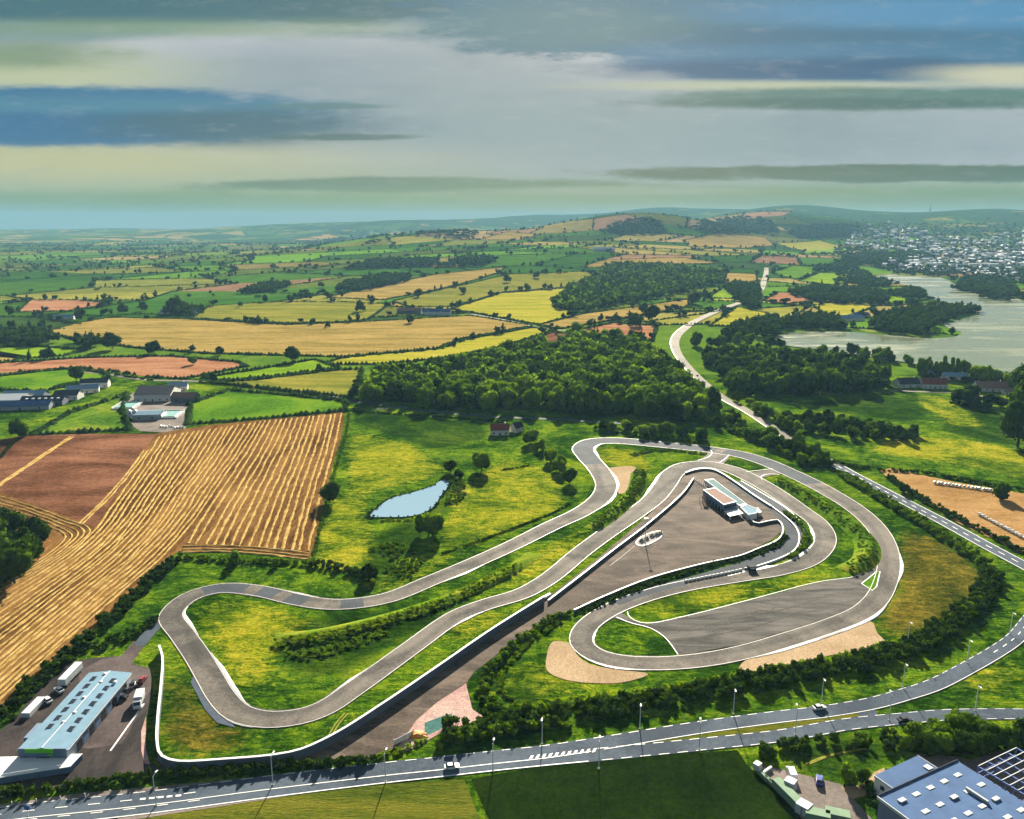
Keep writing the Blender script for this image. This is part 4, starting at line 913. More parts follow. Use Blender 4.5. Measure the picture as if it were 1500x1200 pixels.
hedge([(732, 690), (755, 686), (776, 682)], 1.8, 1.0, 'short hedge in the pasture below the cottage', 'leaf_dark', .8)
hedge([(512, 606), (506, 640), (494, 680), (480, 730), (468, 780), (458, 822)], 2.4, 1.1, 'weedy edge between the stubble and the pasture', 'leaf', .9, dens=.8)
hedge([(560, 800), (585, 812), (600, 830), (580, 845)], 16, 1.6, 'rushes in the hollow below the pond dam', 'leaf', 1.0, 'scrub', .35, 0, 'scrub')
hedge([(655, 700), (668, 706), (672, 722), (660, 740)], 9, 1.7, 'reeds round the right end of the pond', 'leaf', .9, 'scrub', .5, 0, 'scrub')
hedge([(550, 764), (575, 763), (605, 763)], 3, 1.0, 'grassy lip of the pond dam', 'leaf_light', .8, 'scrub', .8, 0, 'scrub')
hedge([(-30, 556), (0, 552), (60, 543), (110, 541), (150, 546), (190, 553), (222, 558)], 4, 2.0, 'hedge bordering the red field above the sheds', 'leaf_dark', 1.5)
hedge([(290, 561), (350, 566), (420, 575), (505, 587)], 4, 2.2, 'hedge from the farmyard to the wood corner', 'leaf_dark', 1.5)
hedge([(0, 672), (20, 650), (60, 628), (110, 602), (150, 588)], 3, 1.4, 'hedge running down from the farm sheds', 'leaf_dark', 1.1)
hedge([(1100, 1110), (1150, 1098), (1220, 1092), (1270, 1088)], 6, 2.6, 'shrubs on the verge above the small yard', 'leaf_dark', 1.4)
hedge([(1290, 1088), (1330, 1086), (1380, 1084), (1440, 1086), (1500, 1092), (1560, 1098)], 10, 3.0, 'undergrowth behind the blue roofed hall', 'leaf_dark', 1.6, dens=.8)
hedge([(1285, 1190), (1270, 1168), (1278, 1150)], 3, 2.4, 'bushes by the corner of the blue hall', 'leaf_dark', 1.1)

# ---- undergrowth that closes the tree belts to the ground
hedge([(1010, 580), (1035, 603), (1062, 624), (1095, 636), (1130, 650), (1165, 667), (1200, 684)], 20, 4.5, 'undergrowth of the belt between pale road and circuit', 'leaf', 2.3, 'undergrowth', .8, 0, 'shrubs')
hedge([(1145, 614), (1190, 621), (1245, 627), (1292, 637), (1340, 646)], 26, 4.2, 'undergrowth of the copse on the slope', 'leaf_dark', 2.8, 'undergrowth', .8, 0, 'shrubs')
hedge([(868, 630), (920, 635), (980, 643), (1035, 648)], 12, 3.6, 'undergrowth above the top straight', 'leaf', 2.0, 'undergrowth', .8, 0, 'shrubs')
hedge([(1395, 592), (1425, 596), (1455, 598)], 16, 4.5, 'undergrowth of the clump below the brown roofed house', 'leaf_dark', 2.4, 'undergrowth', .8, 0, 'shrubs')
hedge([(1340, 552), (1400, 557), (1470, 563), (1500, 568)], 16, 5, 'undergrowth under the poplars on the shore', 'leaf_dark', 2.8, 'undergrowth', .8, 0, 'shrubs')
rp = c_ if False else PW; pc = PW.mean(0); q = np.repeat(pc+(PW-pc)*1.05, 2, axis=0)+rng.normal(0, .7, (2*len(PW), 2)); q = q[rng.random(len(q)) < .7]
tag(scatter('reed_fringe', BUSH, np.c_[q, np.full(len(q), .1)], rng.uniform(.4, 1.0, len(q)), rng.uniform(.5, 1.5, len(q)), 'leaf_dark'), 'dark reedy fringe round the margin of the pond', 'reeds')
# ---- lone trees
for px, py, w, lab, k in [
    (483, 736, 34, 'round dark tree on the edge between stubble field and pasture', 'dark'), (628, 785, 44, 'bright round tree standing by the foot of the pond', 'light'), (705, 690, 35, 'round tree casting shade in the pasture, right of the pond', 'leaf'),
    (777, 650, 28, 'bright tree just right of the red roofed cottage', 'light'), (792, 660, 22, 'small bright tree below the cottage tree', 'light'), (806, 676, 26, 'third tree down the line from the cottage', 'light'),
    (820, 692, 28, 'fourth tree down the line from the cottage', 'leaf'), (834, 708, 26, 'last tree of the line running down from the cottage', 'dark'), (660, 692, 22, 'dark bush at the head of the pond', 'dark'), (672, 700, 16, 'small bush at the right tip of the pond', 'dark'),
    (542, 850, 26, 'dark bush at the pasture corner above the back straight', 'dark'), (345, 826, 22, 'bush in the hedge at the foot of the stubble', 'leaf'), (404, 830, 14, 'small bush in the hedge under the stubble', 'leaf'),
    (28, 640, 28, 'square dark tree at the corner of the ploughed field', 'dark'), (1322, 722, 17, 'small dark tree at the edge of the tan field', 'dark'), (1467, 731, 25, 'lone tree standing in the tan field by the bales', 'dark'),
    (1214, 684, 14, 'small tree where the pale road turns grey', 'dark'), (284, 534, 14, 'thin tree on the red field', 'leaf'), (70, 526, 18, 'tree on the lime field at far left', 'dark'), (428, 530, 24, 'big tree between wheat and lime field', 'dark'), (468, 543, 12, 'small tree on the end of the lime field', 'dark'),
    (312, 557, 12, 'small tree at the left tip of the lime field', 'dark'), (322, 520, 13, 'tree under the wheat field edge', 'dark'), (1422, 592, 30, 'dark tree left of the slope pasture hedge', 'dark'), (1404, 590, 24, 'dark tree below the long low house', 'dark'),
    (1448, 594, 18, 'small round tree right of the slope clump', 'dark'), (1463, 596, 18, 'rightmost small tree on the slope', 'dark'), (1330, 534, 16, 'round tree alone on the near lake shore', 'leaf'), (112, 558, 20, 'dark tree among the farm sheds', 'dark'),
    (955, 470, 26, 'large tree left of the curved pale road', 'dark'), (930, 478, 24, 'tree above the red field strip', 'dark'), (845, 491, 22, 'tree at the top corner of the big wood', 'leaf'), (942, 460, 18, 'tree on the wheat strip above the wood', 'dark'),
    (1242, 1150, 30, 'pointed tree beside the blue hall yard', 'leaf'), (1262, 1146, 22, 'small shrub tree by the blue hall yard', 'dark'), (225, 518, 22, 'dark tree under the wheat field, middle left', 'dark'), (165, 512, 26, 'dark tree left under the wheat field', 'dark')]:
    tree_px(px, py, w, lab, None, k)
for i, (px, py, w) in enumerate([(8, 838, 60), (38, 822, 52), (52, 800, 40), (10, 792, 52), (-25, 825, 70), (22, 856, 56), (-10, 868, 66), (-40, 790, 60)]):
    tree_px(px, py, w, 'dark tree of the grove at the left edge of the stubble', 'grove left of the stubble field', 'dark')
for i, (px, py, w) in enumerate([(1490, 655, 52), (1512, 640, 60), (1498, 612, 44), (1515, 590, 50), (1500, 575, 36), (1530, 670, 60)]):
    tree_px(px, py, w, 'tall dark tree at the right edge below the lake', 'trees at the right edge', 'dark', 2.2)
for i, (px, py, w) in enumerate([(1345, 1094, 34), (1372, 1088, 36), (1402, 1078, 36), (1424, 1076, 34), (1452, 1094, 36), (1480, 1102, 36), (1385, 1100, 34), (1410, 1104, 34), (1440, 1104, 34), (1505, 1096, 40), (1358, 1106, 26), (1332, 1100, 24)]):
    tree_px(px, py, w, 'tree of the thicket between the lower road and the blue hall', 'thicket behind the blue hall', random.choice(['leaf', 'dark']))
for px, py, w in [(1072, 568, 24), (1078, 580, 22)]: pass
def band(px_line, n, wid, wpx, label, group, kinds):
    P = catmull([(p.x, p.y) for p in U2(px_line)], 4); Q, _ = along(P, 1, wid); Q = Q[rng.permutation(len(Q))]; keep = []
    for q in Q:
        if all((q[0]-k[0])**2+(q[1]-k[1])**2 > (wpx*.75)**2 for k in keep): keep.append(q)
        if len(keep) >= n: break
    for q in keep: r = wpx*random.uniform(.42, .68); tree(q[0], q[1], r, r*random.uniform(1.6, 2.1), label, group, random.choice(kinds))
band([(1005, 575), (1030, 600), (1060, 622), (1095, 634), (1130, 648), (1165, 665), (1200, 682)], 34, 22, 9, 'tree in the belt between the pale road and the circuit', 'trees on the circuit side of the pale road', ['leaf', 'leaf', 'light', 'dark'])
band([(1078, 586), (1105, 600), (1135, 616), (1165, 634)], 12, 8, 8, 'tree on the far verge of the pale road', 'trees on the far verge of the pale road', ['leaf', 'light'])
band([(1150, 614), (1195, 621), (1245, 626), (1295, 636), (1340, 645)], 30, 26, 8, 'tree of the copse across the slope right of the pale road', 'copse on the slope', ['leaf', 'dark', 'dark'])
band([(1180, 632), (1240, 640), (1300, 645)], 8, 8, 8, 'tree of the copse across the slope right of the pale road', 'copse on the slope', ['leaf', 'dark'])
band([(865, 628), (920, 632), (980, 640), (1035, 645)], 14, 14, 8, 'tree in the hedge above the top straight of the circuit', 'trees above the top straight', ['leaf', 'dark', 'light'])
band([(1020, 512), (1060, 506), (1100, 505), (1140, 510)], 10, 30, 14, 'tree by the left tip of the lake', 'trees left of the lake', ['leaf', 'dark'])
band([(1205, 520), (1250, 522), (1300, 531)], 9, 26, 12, 'tree on the near shore of the lake', 'trees on the near lake shore', ['leaf', 'dark'])
P = catmull([(p.x, p.y) for p in U2([(1343, 549), (1375, 552), (1412, 556)])], 3)
for i in range(14):
    q = P[int(i*(len(P)-1)/13)]; tree(q[0]+random.uniform(-4, 4), q[1]+random.uniform(-6, 6), random.uniform(4, 5.5), random.uniform(15, 20), 'slim poplar in the row along the lake shore', 'poplars by the lake', 'poplar')
for i in range(9):
    w = U(1418+i*9, 556+i*1.3); tree(w.x, w.y+random.uniform(-8, 8), random.uniform(6, 9), random.uniform(12, 17), 'broad tree on the lake shore right of the poplars', 'shore trees right of the poplars', random.choice(['leaf', 'dark', 'light']))

# ---- woods: nearest trees one by one, the rest as canopy
def fill(polyw, spacing):
    lo, hi = polyw.min(0), polyw.max(0); n = int((hi[0]-lo[0])*(hi[1]-lo[1])/spacing**2)
    gx_, gy_ = np.meshgrid(np.arange(lo[0], hi[0], spacing), np.arange(lo[1], hi[1], spacing)); Q = np.c_[gx_.ravel(), gy_.ravel()]+rng.uniform(-.42, .42, (gx_.size, 2))*spacing
    return Q[inside(Q, polyw)]
def wood(key, spacing, nind, label, group, kinds):
    Q = fill(WOODS[key], spacing); Q = Q[np.argsort(np.hypot(Q[:, 0], Q[:, 1]))]
    # spread the single trees over the front edge
    for q in Q[:nind]:
        r = spacing*random.uniform(.5, .78); tree(q[0], q[1], r, random.uniform(1.15, 1.7)*12, label, group, random.choice(kinds))
    B = Q[nind:]
    if not len(B): return
    pick = rng.random(len(B)); T = CANOPY if key != 'w1' else FARTREE
    for lo_, hi_, mt in (((0, .5, 'leaf'), (.5, .82, 'leaf_dark'), (.82, 1, 'leaf_light')) if key == 'w2' else ((0, .4, 'leaf'), (.4, 1, 'leaf_dark'))):
        b = B[(pick >= lo_) & (pick < hi_)]
        scatter('wood_canopy', T, np.c_[b, H(b[:, 0], b[:, 1])], spacing*rng.uniform(.42, .95, len(b)), rng.uniform(9, 20, len(b)), mt, kind='stuff')
wood('w2', 12.5, 90, 'tree on the front edge of the big wood', 'front trees of the big wood', ['leaf', 'leaf', 'dark', 'light'])
wood('w3', 12.5, 40, 'tree on the front edge of the wood right of the pale road', 'front trees of the second wood', ['leaf', 'dark', 'dark'])
wood('w1', 13, 0, '', '', [])
# far woods and thickets
FW = [[(472, 352), (500, 341), (545, 338), (578, 342), (590, 350), (540, 358)], [(612, 343), (635, 334), (690, 340), (706, 350), (660, 349)], [(878, 340), (905, 326), (945, 320), (968, 326), (978, 340), (930, 345)],
      [(1012, 338), (1050, 322), (1090, 317), (1125, 322), (1140, 340), (1070, 345)], [(505, 396), (540, 384), (640, 380), (645, 390), (560, 394)], [(490, 428), (510, 415), (560, 407), (608, 405), (598, 412), (530, 428)], [(640, 392), (680, 378), (730, 380), (715, 390)],
      [(1150, 432), (1180, 424), (1240, 424), (1298, 432), (1300, 446), (1240, 447), (1190, 442)], [(350, 432), (385, 419), (430, 418), (400, 428)], [(-20, 500), (0, 490), (60, 490), (92, 500), (60, 508), (0, 508)], [(100, 505), (120, 498), (150, 502), (140, 514)],
      [(1060, 424), (1075, 416), (1110, 422), (1115, 440), (1100, 456), (1075, 440)], [(1145, 478), (1180, 466), (1220, 466), (1240, 482), (1200, 486)], [(1270, 480), (1300, 462), (1360, 452), (1425, 452), (1435, 458), (1400, 466), (1370, 480), (1350, 494), (1300, 490)],
      [(1055, 500), (1080, 478), (1130, 470), (1160, 478), (1140, 494)], [(1255, 410), (1290, 412), (1300, 420), (1265, 424)], [(1300, 432), (1330, 426), (1352, 430), (1355, 440), (1320, 438)], [(1395, 425), (1420, 418), (1480, 420), (1500, 438), (1440, 432)], [(1437, 437), (1470, 432), (1475, 442)],
      [(1230, 388), (1270, 372), (1340, 370), (1370, 378), (1330, 384), (1280, 388)], [(1150, 338), (1200, 330), (1260, 332), (1240, 348), (1170, 350)], [(1180, 398), (1240, 385), (1260, 392), (1230, 398)], [(1020, 415), (1060, 405), (1062, 416)], [(885, 392), (900, 387), (1000, 393), (960, 398)], [(240, 462), (262, 452), (300, 455), (280, 465)]]
pos = []
for f in FW:
    W = np.array([(w.x, w.y) for w in U2(f)]); sp = max(9, min(24, np.hypot(*W.mean(0))/150)); Q = fill(W, sp)
    if len(Q) > 330: Q = Q[rng.permutation(len(Q))[:330]]
    pos.append(np.c_[Q, np.full(len(Q), sp)])
pos = np.vstack(pos); scatter('distant_wood', FARTREE, np.c_[pos[:, :2], H(pos[:, 0], pos[:, 1])], pos[:, 2]*rng.uniform(.55, .9, len(pos)), rng.uniform(10, 17, len(pos)), 'leaf_far', kind='stuff')
# hedgerows and hedgerow trees of the far parcels
def blocked(Q):
    b = inside(Q, LAKE_W)
    for f in FIELD_W: b |= inside(Q, f)
    return b
hp = []; tp = []
for a, b in HEDGES:
    L = np.linalg.norm(b-a); d = np.hypot(*((a+b)/2))
    n = int(L/(5 if d < 3000 else 9)); t = np.linspace(0, 1, n)+rng.normal(0, .002, n); hp.append(a+(b-a)*t[:, None]+rng.normal(0, .8, (n, 2)))
    k = rng.poisson(L/42); t = rng.uniform(0, 1, k); tp.append(a+(b-a)*t[:, None]+rng.normal(0, 3, (k, 2)))
for f in FIELD_W:
    d = np.hypot(*f.mean(0))
    if d < 640: continue
    for i in range(len(f)):
        a, b = f[i], f[(i+1) % len(f)]; L = np.linalg.norm(b-a); n = int(L/4); t = np.linspace(0, 1, max(n, 2)); hp.append(a+(b-a)*t[:, None]+rng.normal(0, .5, (len(t), 2)))
        k = rng.poisson(L/110); tp.append(a+(b-a)*rng.uniform(0, 1, (k, 1)))
hp = np.vstack(hp); hp = hp[~inside(hp, LAKE_W)]
keep = np.ones(len(hp), bool)
for f in FIELD_W:
    c = f.mean(0); keep &= ~inside(hp, c+(f-c)*.96)
hp = hp[keep]
scatter('far_hedgerow', [OCT], np.c_[hp, H(hp[:, 0], hp[:, 1])-.4], rng.uniform(2.6, 5.0, len(hp)), rng.uniform(4.0, 7.5, len(hp)), 'leaf_far', kind='stuff', base=-.4)
tp = np.vstack(tp); ex = rng.uniform(0, 1, (2600, 2)); ex = np.c_[(ex[:, 0]-.5)*7000, 1300+ex[:, 1]**1.4*5200]; ex = ex[visible(ex[:, 0], ex[:, 1])]; tp = np.vstack([tp, ex[rng.random(len(ex)) < .35]])
tp = tp[~inside(tp, LAKE_W)]; keep = np.ones(len(tp), bool)
for f in FIELD_W:
    c = f.mean(0); keep &= ~inside(tp, c+(f-c)*.97)
tp = tp[keep & (np.hypot(tp[:, 0], tp[:, 1]) > 1000)]
# clumps near the farms of the plain
scatter('far_trees', FARTREE, np.c_[tp, H(tp[:, 0], tp[:, 1])], rng.gamma(5, 1.15, len(tp))+1.2, rng.uniform(6, 15, len(tp)), 'leaf_far', kind='stuff')
# trees standing alone on the middle fields
q_ = [(U(x, y), w_) for x, y, w_ in [(612, 436, 13), (678, 431, 12), (743, 414, 13), (786, 408, 12), (772, 426, 12), (763, 427, 9), (528, 457, 17), (667, 421, 10), (452, 439, 13), (388, 443, 12), (425, 443, 12), (352, 450, 9), (480, 480, 9), (600, 474, 14), (20, 484, 14), (62, 480, 12), (15, 462, 14), (180, 462, 18), (255, 460, 24), (118, 470, 16), (210, 456, 14), (1000, 430, 12), (1016, 445, 20), (1036, 441, 14)]]
r_ = np.array([w_/FPX*math.hypot(p.x, p.y)/2 for p, w_ in q_])
scatter('field_trees', CANOPY, np.array([p[:] for p, w_ in q_]), r_, r_*2.0, 'leaf_dark', kind='stuff')
# ================================================================== BUILT THINGS
m_plain('white_sheet', (.56, .60, .62), .5, .4, .06, .4); m_plain('roof_pale', (.17, .29, .39), .9, .06, .10, .35); m_plain('roof_blue', (.075, .135, .27), .9, .06, .15, .25)
m_plain('roof_dark', (.05, .055, .075), .9, .06, .25, .5); m_plain('roof_red', (.22, .07, .06), .9, .06, .3, .8); m_plain('roof_brown', (.24, .145, .12), .9, .06, .25, .7); m_plain('roof_teal', (.10, .19, .21), .9, .06, .2, .4)
m_plain('glass_dark', (.015, .02, .03), .2, .5, .1); m_plain('glass_pale', (.62, .66, .62), .35, .5, .1); m_plain('steel', (.45, .48, .52), .45, .4, .1, metal=.3); m_plain('steel_blue', (.10, .16, .45), .5, .4, .15)
m_plain('pole_metal', (.72, .74, .74), .5, .4, .08); m_plain('rubber', (.02, .02, .02), .9, .1, .1); m_plain('car_white', (.75, .76, .78), .3, .5, .04); m_plain('car_blue', (.03, .05, .30), .3, .5, .05); m_plain('car_red', (.25, .03, .03), .3, .5, .05)
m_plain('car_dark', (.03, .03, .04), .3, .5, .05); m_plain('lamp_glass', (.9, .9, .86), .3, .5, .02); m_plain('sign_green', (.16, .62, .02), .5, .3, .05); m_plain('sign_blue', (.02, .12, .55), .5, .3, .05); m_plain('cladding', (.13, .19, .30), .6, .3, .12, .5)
m_plain('render_white', (.75, .73, .68), .8, .15, .08, .6); m_plain('bale_white', (.82, .82, .80), .45, .4, .05); m_plain('container_green', (.22, .32, .22), .9, .05, .1); m_plain('wood_brown', (.16, .10, .06), .8, .1, .3, 2); m_plain('orange', (.7, .25, .03), .7, .2, .1); m_plain('hide', (.75, .70, .62), .9, .1, .1)
m_plain('tank', (.10, .30, .28), .5, .4, .15, .5)
def box(name, x0, x1, y0, y1, z0, z1, mat, parent=None, bev=0.0, top=None):
    """box, the top face may be narrower by (dx, dy)"""
    dx, dy = top or (0, 0)
    V = [(x0, y0, z0), (x1, y0, z0), (x1, y1, z0), (x0, y1, z0), (x0+dx, y0+dy, z1), (x1-dx, y0+dy, z1), (x1-dx, y1-dy, z1), (x0+dx, y1-dy, z1)]
    F = [(3, 2, 1, 0), (4, 5, 6, 7), (0, 1, 5, 4), (1, 2, 6, 5), (2, 3, 7, 6), (3, 0, 4, 7)]
    o = mesh(name, V, F, mat, parent)
    if bev:
        bm = bmesh.new(); bm.from_mesh(o.data); bmesh.ops.bevel(bm, geom=list(bm.edges), offset=bev, segments=1, affect='EDGES'); bm.to_mesh(o.data); bm.free()
    return o
def tubes(name, segs, mat, parent=None, n=6):
    V = []; F = []
    for a, b, ra, rb in segs:
        a, b = Vector(a), Vector(b); d = (b-a).normalized(); u = d.orthogonal().normalized(); w = d.cross(u); k = len(V)
        for p, r_ in ((a, ra), (b, rb)):
            for i in range(n): an = 2*math.pi*i/n; V.append((p+u*math.cos(an)*r_+w*math.sin(an)*r_)[:])
        F += [(k+i, k+(i+1) % n, k+n+(i+1) % n, k+n+i) for i in range(n)]+[tuple(range(k, k+n))[::-1], tuple(range(k+n, k+2*n))]
    return mesh(name, V, F, mat, parent)
def gable(name, x0, x1, y0, y1, z, rise, mat, parent, over=.4, th=.18):
    """ridge along x; two slabs with thickness"""
    ym = (y0+y1)/2; a, b = x0-over, x1+over; s = rise/((y1-y0)/2); yl, yr = y0-over, y1+over; ze = z-over*s
    prof = [(yl, ze), (ym, z+rise), (yr, ze), (yr, ze+th), (ym, z+rise+th), (yl, ze+th)]
    V = [(a, y, zz) for y, zz in prof]+[(b, y, zz) for y, zz in prof]; n = 6
    F = [(0, 1, 4, 5), (1, 2, 3, 4), (11, 10, 7, 6), (10, 9, 8, 7)]+[(i, i+n, (i+1) % n+n, (i+1) % n) for i in range(n)]
    return mesh(name, V, F, mat, parent)
def gwall(name, x0, x1, y0, y1, z, rise, mat, parent):
    ym = (y0+y1)/2; V = [(x, y, zz) for x in (x0, x1) for y, zz in ((y0, -.2), (y1, -.2), (y1, z), (ym, z+rise), (y0, z))]
    return mesh(name, V, [(4, 3, 2, 1, 0), (5, 6, 7, 8, 9), (0, 1, 6, 5), (1, 2, 7, 6), (4, 0, 5, 9), (2, 3, 8, 7), (3, 4, 9, 8)], mat, parent)
def frame_px(a, b, z=0.0):
    """origin in the middle of a-b, local x from a to b"""
    A, B = U(*a, z), U(*b, z); d = B-A; return (A+B)/2, math.atan2(d.y, d.x), d.length
def wall(name, px, h, th, label, z=None, mat='wall_white', cap='wall_white', cat='wall'):
    """concrete wall traced along its top; body and coping"""
    P = catmull([(w.x, w.y) for w in [U(x, y, h) for x, y in px]], 3.0); N = normals2(P); n = len(P)
    e = empty(name, (P[0, 0], P[0, 1], 0), 0, label, cat); o = np.array([P[0, 0], P[0, 1]]); Q = P-o
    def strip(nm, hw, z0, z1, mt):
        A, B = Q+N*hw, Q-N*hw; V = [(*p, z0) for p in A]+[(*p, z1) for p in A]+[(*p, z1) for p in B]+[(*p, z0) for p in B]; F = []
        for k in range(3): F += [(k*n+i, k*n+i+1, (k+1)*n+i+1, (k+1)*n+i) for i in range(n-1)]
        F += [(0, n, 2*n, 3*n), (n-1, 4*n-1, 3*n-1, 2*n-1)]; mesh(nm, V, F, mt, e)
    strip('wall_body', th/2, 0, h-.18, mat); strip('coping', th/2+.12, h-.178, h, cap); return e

# ---- walls of the circuit
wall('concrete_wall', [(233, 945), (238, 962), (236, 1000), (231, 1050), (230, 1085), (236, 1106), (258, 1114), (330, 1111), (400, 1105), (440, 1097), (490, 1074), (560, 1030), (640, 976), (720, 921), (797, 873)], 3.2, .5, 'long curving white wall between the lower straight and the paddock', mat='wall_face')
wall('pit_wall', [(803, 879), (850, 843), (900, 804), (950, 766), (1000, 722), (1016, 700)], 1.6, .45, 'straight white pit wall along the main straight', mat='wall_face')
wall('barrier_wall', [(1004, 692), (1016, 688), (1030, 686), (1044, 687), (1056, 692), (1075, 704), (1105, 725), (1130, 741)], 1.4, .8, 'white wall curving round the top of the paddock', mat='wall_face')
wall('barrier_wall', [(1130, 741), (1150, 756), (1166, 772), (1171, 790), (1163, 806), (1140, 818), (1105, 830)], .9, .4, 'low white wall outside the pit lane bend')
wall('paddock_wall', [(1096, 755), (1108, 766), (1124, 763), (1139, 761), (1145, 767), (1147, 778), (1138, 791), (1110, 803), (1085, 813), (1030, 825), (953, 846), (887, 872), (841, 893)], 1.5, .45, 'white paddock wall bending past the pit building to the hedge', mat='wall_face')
wall('barrier_wall', [(790, 880), (797, 874), (806, 869)], 1.2, .8, 'short white barrier where the long wall meets the pit wall')
# ---- white blocks along the pit exit
Pb = catmull([(w.x, w.y) for w in U2([(1005, 853), (1040, 846), (1070, 840), (1092, 835)])], 1)
bl0 = None
for i in range(16):
    q = Pb[int(i*(len(Pb)-1)/15)]; q2 = Pb[min(len(Pb)-1, int(i*(len(Pb)-1)/15)+1)]
    if bl0 is None:
        o = box('barrier_block', -.9, .9, -.4, .4, 0, .9, 'wall_white', None, .1, (.1, .15)); bl0 = o
    else: o = bl0.copy(); COL.objects.link(o)
    o.location = (q[0], q[1], .27); o.rotation_euler = (0, 0, math.atan2(Pb[-1, 1]-Pb[0, 1], Pb[-1, 0]-Pb[0, 0])); tag(o, 'white block in the row closing the pit exit', 'barrier', 'white blocks along the pit exit')
e = empty('marshal_post', U(1101, 836), .2, 'small dark marshal hut at the pit exit', 'hut'); box('cabin', -1.6, 1.6, -1.2, 1.2, 0, 2.3, 'car_dark', e); box('roof', -1.9, 1.9, -1.5, 1.5, 2.3, 2.5, 'roof_dark', e); box('window', -1.2, 1.2, -1.23, -1.2, 1.2, 2.0, 'glass_pale', e)

# ---- workshop, lower left
A, B = U((20+104)/2, 1096, 5.2), U((127+194)/2, 984.5, 5.2); L = (B-A).length; ang = math.atan2(B.y-A.y, B.x-A.x)
Wd = (U(20, 1101, 5.2)-U(104, 1091, 5.2)).length*.5+(U(127, 986, 5.2)-U(194, 982.5, 5.2)).length*.5; Wd *= .92
e = empty('workshop', (A.x, A.y, 0), ang, 'long pale blue workshop with roof windows and a green sign', 'building'); hw = Wd/2
gwall('wall', 0, L, -hw, hw, 4.6, .7, 'white_sheet', e); rf_ = gable('roof', 0, L, -hw, hw, 4.6, .7, 'roof_pale', e, .35)
tubes('ridge_cap', [((-.3, 0, 5.50), (L+.3, 0, 5.50), .14, .14)], 'white_sheet', rf_)
for i in range(7):
    for sgn in (-1, 1):
        x = 9+(L-14)*i/6+(1.2 if sgn > 0 else 0); y = sgn*hw*.5
        w_ = box('roof_window', x-1.15, x+1.15, y-.85, y+.85, 4.85, 5.28, 'cladding', rf_); box('pane', x-1.05, x+1.05, y-.75, y+.75, 5.28, 5.31, 'glass_dark', w_)
for i, (fx, fy) in enumerate([(.96, .12), (.84, -.02), (.84, -.7), (.62, .12), (.42, -.05), (.30, .05)]):
    v = tubes('roof_vent', [((L*fx, hw*fy, 4.8), (L*fx, hw*fy, 5.55), .4, .4), ((L*fx, hw*fy, 5.55), (L*fx, hw*fy, 5.8), .65, .3)], 'pole_metal', rf_, 8)
box('front_panel', -.45, -.02, -hw*1.0, hw*1.0, 3.0, 5.3, 'cladding', e); sg = box('sign', -.60, -.45, -hw*.50, hw*.70, 4.0, 5.35, 'sign_green', e, .12)
box('lower_front', -.20, -.02, -hw*.98, hw*.98, 0, 2.95, 'cladding', e)
for k, y in enumerate((-.82, -.55, .55, .80)): box('window', -.30, -.20, hw*y-.7, hw*y+.7, 1.1, 2.1, 'glass_pale', e)
dr = box('entrance', -.34, -.20, -1.9, 1.9, 0, 2.5, 'glass_dark', e)
for k in range(5): box('door_frame', -.39, -.34, -1.9+k*.92, -1.78+k*.92, 0, 2.5, 'white_sheet', dr)
box('emblem', -.60, -.45, -hw*.45, -hw*.2, 3.15, 3.6, 'sign_green', e)
for k in range(9):
    x = 5+k*(L-9)/8.6; box('roller_door', x, x+2.9, -hw-.12, -hw-.01, 0, 3.1, 'glass_dark' if k % 2 == 0 else 'cladding', e)
box('annex', 6, 13, hw+.02, hw+2.2, 0, 4.3, 'cladding', e)
box('gutter', 0, L, -hw-.55, -hw-.36, 4.4, 4.6, 'white_sheet', e)
for k in range(4): box('side_sign', 1.6+k*1.5, 2.5+k*1.5, -hw-.14, -hw-.02, 3.3, 4.2, 'glass_pale', e)
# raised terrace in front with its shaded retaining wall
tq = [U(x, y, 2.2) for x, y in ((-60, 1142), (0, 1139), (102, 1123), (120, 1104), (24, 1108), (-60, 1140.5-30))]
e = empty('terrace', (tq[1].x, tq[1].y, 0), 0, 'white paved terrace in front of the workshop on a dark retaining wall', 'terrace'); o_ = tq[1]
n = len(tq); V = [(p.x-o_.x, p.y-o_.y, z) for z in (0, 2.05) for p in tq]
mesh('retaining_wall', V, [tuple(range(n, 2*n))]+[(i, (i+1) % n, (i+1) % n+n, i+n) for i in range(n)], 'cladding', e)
c_ = sum(tq, Vector())/n; V = [(c_.x+(p.x-c_.x)*1.012-o_.x, c_.y+(p.y-c_.y)*1.012-o_.y, z) for z in (2.053, 2.2) for p in tq]
mesh('paving', V, [tuple(range(n, 2*n))]+[(i, (i+1) % n, (i+1) % n+n, i+n) for i in range(n)], 'white_sheet', e)
A_, B_ = tq[1]-o_, tq[2]-o_
tubes('railing', [((A_.x, A_.y, 3.1), (B_.x, B_.y, 3.1), .06, .06)]+[((A_.x+(B_.x-A_.x)*t, A_.y+(B_.y-A_.y)*t, 2.2), (A_.x+(B_.x-A_.x)*t, A_.y+(B_.y-A_.y)*t, 3.1), .05, .05) for t in np.linspace(0, 1, 9)], 'pole_metal', e, 4)

